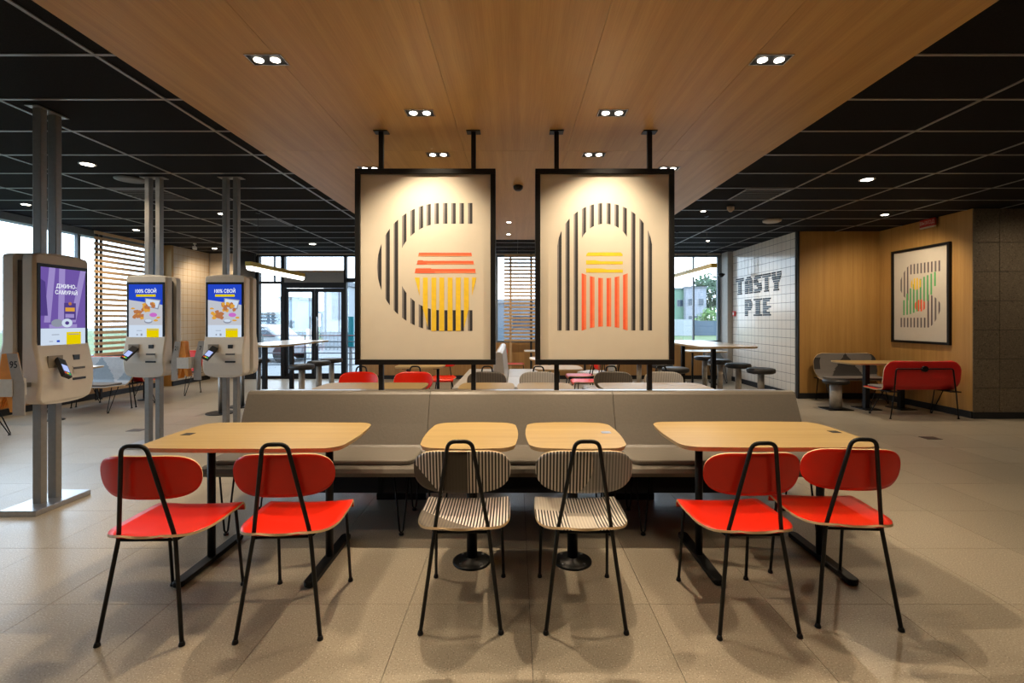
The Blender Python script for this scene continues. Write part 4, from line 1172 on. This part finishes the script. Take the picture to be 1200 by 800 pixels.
# =================================================================== SLATTED SCREENS
sl = MB().box(-0.010,0.010,0.0,1.0,0.0,0.052).mesh('slat', SLAT)
e = empty('slatted_screen', (-7.42, 8.60, 0), 0, 'wooden slatted screen in front of the left window', 'screen', 'wooden slatted window screens')
for k in range(23):
    o = inst('slat', sl, e, (0.0, 0, 0.78+0.0985*k)); o.scale = (1, 1.36, 1)
for y in (0.05, 0.14, 1.20):
    MB().box(-0.032,-0.010,y,y+0.045,0.0,3.0).build('post', BLACKM, e)
slb = MB().box(0.0,1.0,-0.010,0.010,0.0,0.046).mesh('slat', SLAT)
e = empty('slatted_screen', (-0.27, 11.62, 0), 0, 'wooden slatted screen in front of the back window between the posters', 'screen', 'wooden slatted window screens')
for k in range(24):
    o = inst('slat', slb, e, (0.0, 0, 0.92+0.0875*k)); o.scale = (2.3, 1, 1)
for x, m_ in ((0.13, SLAT), (0.62, BLACKM), (1.25, BLACKM), (1.9, BLACKM)):
    MB().box(x,x+0.05,0.010,0.032,0.0,3.0).build('post', m_, e)

# =================================================================== LETTERING ON THE TILED WALL
LET_K = mat('sign_black', (0.006,0.008,0.011), 0.6); LET_B = mat('sign_slate', (0.035,0.06,0.085), 0.6)
glyph = {  # per stripe (top to bottom) the filled spans, letter width = 1
 'T': [[(0,1)],[(0,1)],[(.3,.7)],[(.3,.7)],[(.3,.7)],[(.3,.7)],[(.3,.7)],[(.3,.7)],[(.22,.78)]],
 'A': [[(.25,.75)],[(.08,.92)],[(.0,.42),(.58,1)],[(0,.42),(.58,1)],[(0,1)],[(0,1)],[(0,.42),(.58,1)],[(0,.42),(.58,1)],[(0,.42),(.58,1)]],
 'S': [[(.18,1)],[(.04,.9)],[(0,.42)],[(0,.55)],[(.08,.95)],[(.4,1)],[(.55,1)],[(.1,.98)],[(0,.82)]],
 'Y': [[(0,.42),(.58,1)],[(0,.42),(.58,1)],[(.04,.46),(.54,.96)],[(.1,.9)],[(.18,.82)],[(.3,.7)],[(.3,.7)],[(.3,.7)],[(.22,.78)]],
 'P': [[(0,.85)],[(0,.97)],[(0,.4),(.6,1)],[(0,.4),(.6,1)],[(0,.97)],[(0,.85)],[(0,.4)],[(0,.4)],[(0,.4)]],
 'I': [[(0,1)],[(.25,.75)],[(.25,.75)],[(.25,.75)],[(.25,.75)],[(.25,.75)],[(.25,.75)],[(.25,.75)],[(0,1)]],
 'E': [[(0,1)],[(0,.85)],[(0,.45)],[(0,.45)],[(0,1)],[(0,.7)],[(0,.45)],[(0,.85)],[(0,1)]]}
e = empty('wall_lettering', (5.0985, 10.3, 0), 0, 'striped black letters TASTY PIE on the white tiled wall', 'sign')
def letter(ch, ya, yb, z0, z1):
    mb = MB(); n = 9; st = (z1-z0)/n
    for i, spans in enumerate(glyph[ch]):
        zt = z1-i*st; zb = zt-st*0.70
        for (a, b) in spans:
            y0, y1 = lerp(ya, yb, a), lerp(ya, yb, b)
            mb.box(-0.012, 0.0, min(y0,y1), max(y0,y1), zb, zt, 1 if i in (2,3,5,6) and ch != 'S' or (i % 3 == 1) else 0)
    mb.build('letter', [LET_K, LET_B], e)
for ch, a, b in (('T',11.26,10.90),('A',10.82,10.49),('S',10.43,10.10),('T',10.06,9.74),('Y',9.70,9.36)): letter(ch, a-10.3, b-10.3, 1.985, 2.365)
for ch, a, b in (('P',10.83,10.51),('I',10.43,10.08),('E',10.04,9.74)): letter(ch, a-10.3, b-10.3, 1.50, 1.87)
e = empty('fire_call_point', (5.0975, 11.33, 1.57), 0, 'small red fire alarm box on the white tiled wall near the window', 'alarm')
MB().box(-0.04, 0, -0.05, 0.05, -0.06, 0.06).build('housing', mat('alarm_red', (0.65,0.05,0.05), 0.4), e, bevel=0.004)
MB().box(-0.043, -0.04, -0.03, 0.03, -0.03, 0.03).build('glass_plate', WHITE, e)
e = empty('exit_sign', (6.53, 7.73, 2.90), 0, 'small red and white sign under the ceiling above the oak wall poster', 'sign')
MB().box(-0.012, 0.012, -0.14, 0.14, 0.0, 0.118).build('sign_plate', mat('sign_red', (0.40,0.018,0.015), 0.45), e)
MB().box(-0.014, 0.014, -0.14, 0.14, -0.022, 0.0).build('lower_strip', mat('sign_white', (0.5,0.42,0.34), 0.5), e)
MB().box(-0.005, 0.07, -0.12, -0.10, 0.115, 0.125).box(-0.005, 0.07, 0.10, 0.12, 0.115, 0.125).build('bracket', BLACKM, e)
text('ВЫХОД', 0.075, mat('sign_letter', (0.55,0.42,0.36), 0.5), 'lettering', e, (-0.0125, 0, 0.06), (PI/2, 0, -PI/2), 1.0, 0.0004)

# =================================================================== CEILING EQUIPMENT
def vent(x0, x1, y0, y1, lab):
    e = empty('ceiling_vent', ((x0+x1)/2, (y0+y1)/2, ZC-0.0065), 0, lab, 'vent', 'square air vents in the black ceiling')
    w, d = (x1-x0)/2-0.02, (y1-y0)/2-0.02
    vm = mat('vent_grey', (0.09,0.085,0.08), 0.5)
    MB().box(-w,w,-d,-d+0.02,-0.008,0).box(-w,w,d-0.02,d,-0.008,0).box(-w,-w+0.02,-d+0.02,d-0.02,-0.008,0).box(w-0.02,w,-d+0.02,d-0.02,-0.008,0).build('frame', GRID, e)
    for k in range(7):
        yy = -d+0.05+k*(2*d-0.1)/6
        MB().box(-w+0.02, w-0.02, yy-0.012, yy+0.012, -0.006, -0.003).build('louvre', vm, e)
vent(2.8, 3.4, 5.942+0.0, 6.54, 'dark louvred air vent in the black ceiling right of the oak ceiling')
vent(-4.99, -4.3, 5.942, 6.54, 'dark louvred air vent in the black ceiling behind the second kiosk poles')
vent(-4.4, -3.77, 7.73, 8.33, 'dark louvred air vent in the black ceiling behind the third kiosk poles')
o = MB().lathe([(0.12,0.0),(0.14,-0.004),(0.135,-0.03),(0.10,-0.045)], seg=28).build('ceiling_speaker', mat('detector_cream',(0.42,0.36,0.30),0.5), None, (4.10, 7.80, ZC-0.0065))
tag(o, 'flat round cream disc on the black ceiling near the tiled wall', 'ceiling speaker')
o = MB().lathe([(0.15,0.0),(0.15,-0.012),(0.11,-0.02)], seg=28).build('ceiling_speaker', mat('speaker_grey',(0.10,0.10,0.10),0.5), None, (-4.38, 5.55, ZC-0.0065))
tag(o, 'flat dark grey disc on the black ceiling left of the second kiosk poles', 'ceiling speaker')
o = MB().lathe([(0.035,0.0),(0.05,-0.01),(0.048,-0.05),(0.02,-0.085)], seg=20).build('smoke_detector', mat('detector_cream',(0.42,0.36,0.30),0.5), None, (3.02, 6.85, ZC-0.0065))
tag(o, 'small cream smoke detector on the black ceiling beside the right vent', 'smoke detector')
o = MB().lathe([(0.05,0.0),(0.055,-0.01),(0.052,-0.035),(0.03,-0.055)], seg=20).build('dome_camera', BLACK, None, (0.03, 5.45, ZW))
tag(o, 'small black dome on the oak ceiling between the two posters', 'camera')
e = empty('security_camera', (-6.70, 10.2, ZC-0.0065), 0.5, 'small pale security camera hung from the black ceiling near the left corner', 'camera')
MB().cyl((0,0), 0.03, -0.02, 0.0, 14).tube([(0,0,-0.02),(0,0,-0.08)],0.01,8).build('mount', WHITE, e)
MB().box(-0.035,0.035,-0.10,0.06,-0.13,-0.07).build('camera_body', WHITE, e, bevel=0.01)
e = empty('track_spot', (4.72, 11.2, ZC-0.0065), 0, 'small black speaker bracket hanging beside the back right window', 'speaker')
MB().tube([(0,0,0),(0,0,-0.52)],0.008,8).build('rod', BLACK, e)
MB().lathe([(0.02,-0.52),(0.09,-0.55),(0.05,-0.60),(0.02,-0.62)][::-1], seg=16).build('horn', BLACK, e)
# floor boxes
for (x, y, l) in ((5.0, 5.88, 'small dark floor box plate in the open floor on the right'), (-4.89, 6.30, 'small dark floor box plate between the kiosks and the left window')):
    tag(MB().box(x-0.09, x+0.09, y-0.07, y+0.07, 0.0, 0.003).build('floor_box', mat('floor_box_brown',(0.05,0.035,0.03),0.4)), l, 'floor box', 'floor boxes')

# =================================================================== OUTSIDE
gr = tag(MB().box(-80, 60, YB+0.31, 120, -0.30, -0.1).box(-80, XL-0.31, -40, YB+0.31, -0.30, -0.1).build('ground', mat('pale_asphalt', (0.17,0.175,0.18), 0.8, 0, 0.1, 4)), kind='structure')
tag(MB().box(-60, 50, 30, 105, -0.099, -0.0965).box(-60, -14, -30, 30, -0.099, -0.0965).build('lawn', mat('lawn_green', (0.08,0.12,0.04), 0.9, 0, 0.3, 8)), 'bright green lawn beyond the street', 'grass', kind='stuff')
# entrance railing
e = empty('entrance_railing', (-4.9, 12.75, 0), 0, 'dark metal railing with level bars outside the glass doors', 'railing')
RB = mat('railing_paint', (0.05,0.07,0.09), 0.4); RR = mat('railing_red', (0.22,0.04,0.04), 0.4)
for k, z in enumerate((1.02, 0.86, 0.71, 0.56, 0.41, 0.26)):
    MB().tube([(-1.7,0,z),(1.5,0,z)], 0.014, 8).build('rail', RR if k == 0 else RB, e)
for x in (-1.7, -0.6, 0.5, 1.5): MB().tube([(x,0,-0.1),(x,0,1.02)], 0.018, 8).build('post', RB, e)
# picket fence
e = empty('picket_fence', (-11.5, 25, -0.096), 0, 'low grey picket fence across the street from the doors', 'fence')
pm = MB().box(-0.03,0.03,-0.015,0.015,0,1.0).mesh('picket', mat('picket_grey', (0.2,0.21,0.22), 0.6))
for k in range(62): inst('picket', pm, e, (-6.2+0.2*k, 0, 0))
for z in (0.15, 0.85): MB().box(-6.3, 6.2, 0.016, 0.05, z, z+0.06).build('rail', mat('picket_grey', (0.2,0.21,0.22), 0.6), e)
# teal pylon
e = empty('sign_pylon', (-4.72, 14.0, -0.1), 0, 'teal upright sign board just outside the entrance glazing', 'sign')
MB().box(-0.08,0.08,-0.04,0.04,0.75,1.62).build('board', mat('teal_board', (0.0,0.16,0.19), 0.4), e); MB().box(-0.04,0.04,-0.03,0.03,0,0.75).build('post', STEEL, e)
e = empty('lamp_post', (-6.35, 15.0, -0.1), 0, 'white bollard post outside the glass doors', 'post')
MB().cyl((0,0),0.07,0,1.25,14).build('shaft', mat('white_paint',(0.75,0.78,0.8),0.5), e); MB().cyl((0,0),0.12,0,0.05,16).build('foot', STEEL, e)
def building(x0, x1, y0, y1, h, col, lab, wins=(), roof=None, name='building', trim=None):
    col = tuple(c*0.42 for c in col)
    e = empty(name, ((x0+x1)/2, (y0+y1)/2, -0.096), 0, lab, 'building')
    a, b, c, d = x0-(x0+x1)/2, x1-(x0+x1)/2, y0-(y0+y1)/2, y1-(y0+y1)/2
    MB().box(a, b, c, d, 0, h).build('wall', mat('wall_%s' % lab[:12].replace(' ','_'), col, 0.8), e)
    MB().box(a-0.1, b+0.1, c-0.1, d+0.1, h, h+0.25).build('roof', mat('roof_grey', (0.14,0.15,0.17), 0.7), e)
    for (wx, wz, ww, wh) in wins:
        f = MB().box(wx-ww/2-a*0-0.06, wx+ww/2+0.06, c-0.05, c, wz-0.06, wz+wh+0.06).build('window', mat('far_frame', (0.28,0.29,0.30), 0.6), e)
        MB().box(wx-ww/2, wx+ww/2, c-0.07, c-0.05, wz, wz+wh).build('pane', mat('far_glass', (0.04,0.06,0.09), 0.1), f)
    return e
building(-27, -20.6, 44, 50, 2.0, (0.16,0.24,0.34), 'dark blue low shed beyond the fence, left of the doors', [(0,0.8,1.2,0.6)])
building(-19.3, -17.8, 40, 43, 3.2, (0.55,0.68,0.85), 'pale blue tall kiosk block seen through the left door', [(0,0.9,1.0,0.6)])
building(-17.6, -14.2, 44, 50, 2.1, (0.14,0.22,0.33), 'dark blue low shed beyond the fence, behind the door frame', [(0,0.8,1.0,0.6)])
building(-34, -28.5, 46, 52, 3.6, (0.60,0.70,0.82), 'pale block seen through the left entrance pane', [(-1,1.6,1.0,0.8),(1.2,1.6,1.0,0.8)])
bb_ = building(-10.7, -9.3, 27.2, 31, 3.4, (0.62,0.66,0.72), 'white block with a big slate panel seen through the right door')
MB().box(-0.2, 0.55, -2.0, -1.9, 1.55, 3.3).build('wall_panel', mat('slate_panel', (0.09,0.10,0.13), 0.6), bb_)
building(14.0, 26.8, 70, 80, 5.9, (0.42,0.66,0.50), 'pale green house across the lawn, behind the back right window', [(3.2,3.5,0.8,0.9),(1.6,3.5,0.8,0.9),(-1,3.5,0.8,0.9)])
building(24.0, 26.9, 68.8, 69.6, 6.0, (0.62,0.64,0.76), 'lilac white front bay of the house behind the right window', [(-0.7,3.6,0.8,0.9),(0.7,3.6,0.7,0.9),(-0.4,0.2,1.3,1.9)])
tag(MB().box(17.1, 32, 48, 48.15, -0.09, 1.35).build('fence_wall', mat('slate_fence', (0.06,0.095,0.14), 0.7)), 'long slate blue fence in front of the green house', 'fence')
tag(MB().box(15.4, 17.0, 47.0, 48.5, -0.09, 1.5).build('container', mat('white_container', (0.32,0.34,0.36), 0.6)), 'white storage container at the left end of the slate fence', 'container')
building(-1.2, 2.0, 31.5, 37.5, 2.6, (0.24,0.30,0.38), 'slate low building behind the slatted back window', [(0,1.0,1.2,0.8)])
LEAF = mat('leaf_green', (0.045,0.085,0.045), 0.8, 0, 0.5, 3); LEAF2 = mat('leaf_light', (0.12,0.22,0.06), 0.8, 0, 0.5, 3)
BARK = mat('bark', (0.12,0.09,0.07), 0.9)
def tree(x, y, h, r, lab, m_=LEAF):
    e = empty('tree', (x, y, -0.093), 0, lab, 'tree', 'trees outside the windows')
    MB().tube([(0,0,0),(0.1,0,h*0.35),(0,0,h*0.6)], [0.2,0.15,0.08], 10).build('trunk', BARK, e)
    mb = MB(); rnd = random.Random(int(x*31+y*7))
    for k in range(1500):
        a = rnd.uniform(0, 2*PI); q = rnd.uniform(-1, 1); rr = r*(0.55+0.45*rnd.random())*(1+0.25*math.sin(3*a+q*4))
        c = Vector((math.cos(a)*math.sqrt(1-q*q)*rr, math.sin(a)*math.sqrt(1-q*q)*rr, h-r*0.9+q*rr*0.85))
        s = 0.10*r*rnd.uniform(0.6, 1.3)
        u = Vector((rnd.uniform(-1,1),rnd.uniform(-1,1),rnd.uniform(-1,1))).normalized(); w = u.orthogonal().normalized()
        mb.add([c+u*s, c+w*s*0.6, c-u*s, c-w*s*0.6], [(0,1,2,3)])
    o = mb.build('foliage', m_, e); o['kind'] = 'stuff'
tree(32.0, 80, 9.2, 3.7, 'large dark tree behind the green house')
tree(41.5, 86, 11.0, 3.9, 'large dark tree right of the green house, half hidden by the window frame')
tree(24.5, 92, 11.0, 4.2, 'tall dark tree rising behind the roof of the green house')
tree(22.5, 56, 3.0, 1.5, 'small light green tree behind the slate fence', LEAF2)
tree(-24.0, 13.0, 4.2, 1.8, 'bushy green tree outside the left window at the picture edge', LEAF2)
tree(-26.0, 20.0, 4.6, 2.0, 'dark green tree outside the left window behind the slatted screen')
# parked car near the doors
e = empty('parked_car', (-9.6, 18.2, -0.1), 0, 'pale parked car outside the glass doors beyond the railing', 'car')
pf = [(-2.0,0.32),(2.0,0.32),(2.08,0.62),(1.9,0.82),(1.2,0.90),(0.7,1.34),(-0.8,1.38),(-1.5,0.95),(-2.02,0.88)]
MB().prism(pf, -0.82, 0.82, 0, 'Y').build('body', mat('car_silver', (0.25,0.26,0.28), 0.25, 0.4), e, bevel=0.05)
MB().prism([(0.60,1.28),(1.05,0.92),(-1.2,0.94),(-0.78,1.30)], -0.84, -0.80, 0, 'Y').build('side_window', mat('far_glass', (0.04,0.06,0.09), 0.1), e)
for sx in (-1.25, 1.3):
    for sy in (-0.78, 0.78):
        MB().tube([(sx,sy-0.1,0.32),(sx,sy+0.1,0.32)], 0.32, 20).build('wheel', BLACKM, e)
# hidden scene side beyond the left window: low building and hedge
building(-48, -40, 8, 22, 3.2, (0.5,0.58,0.66), 'low pale building far outside the left window', [(0,1.2,2,1)])
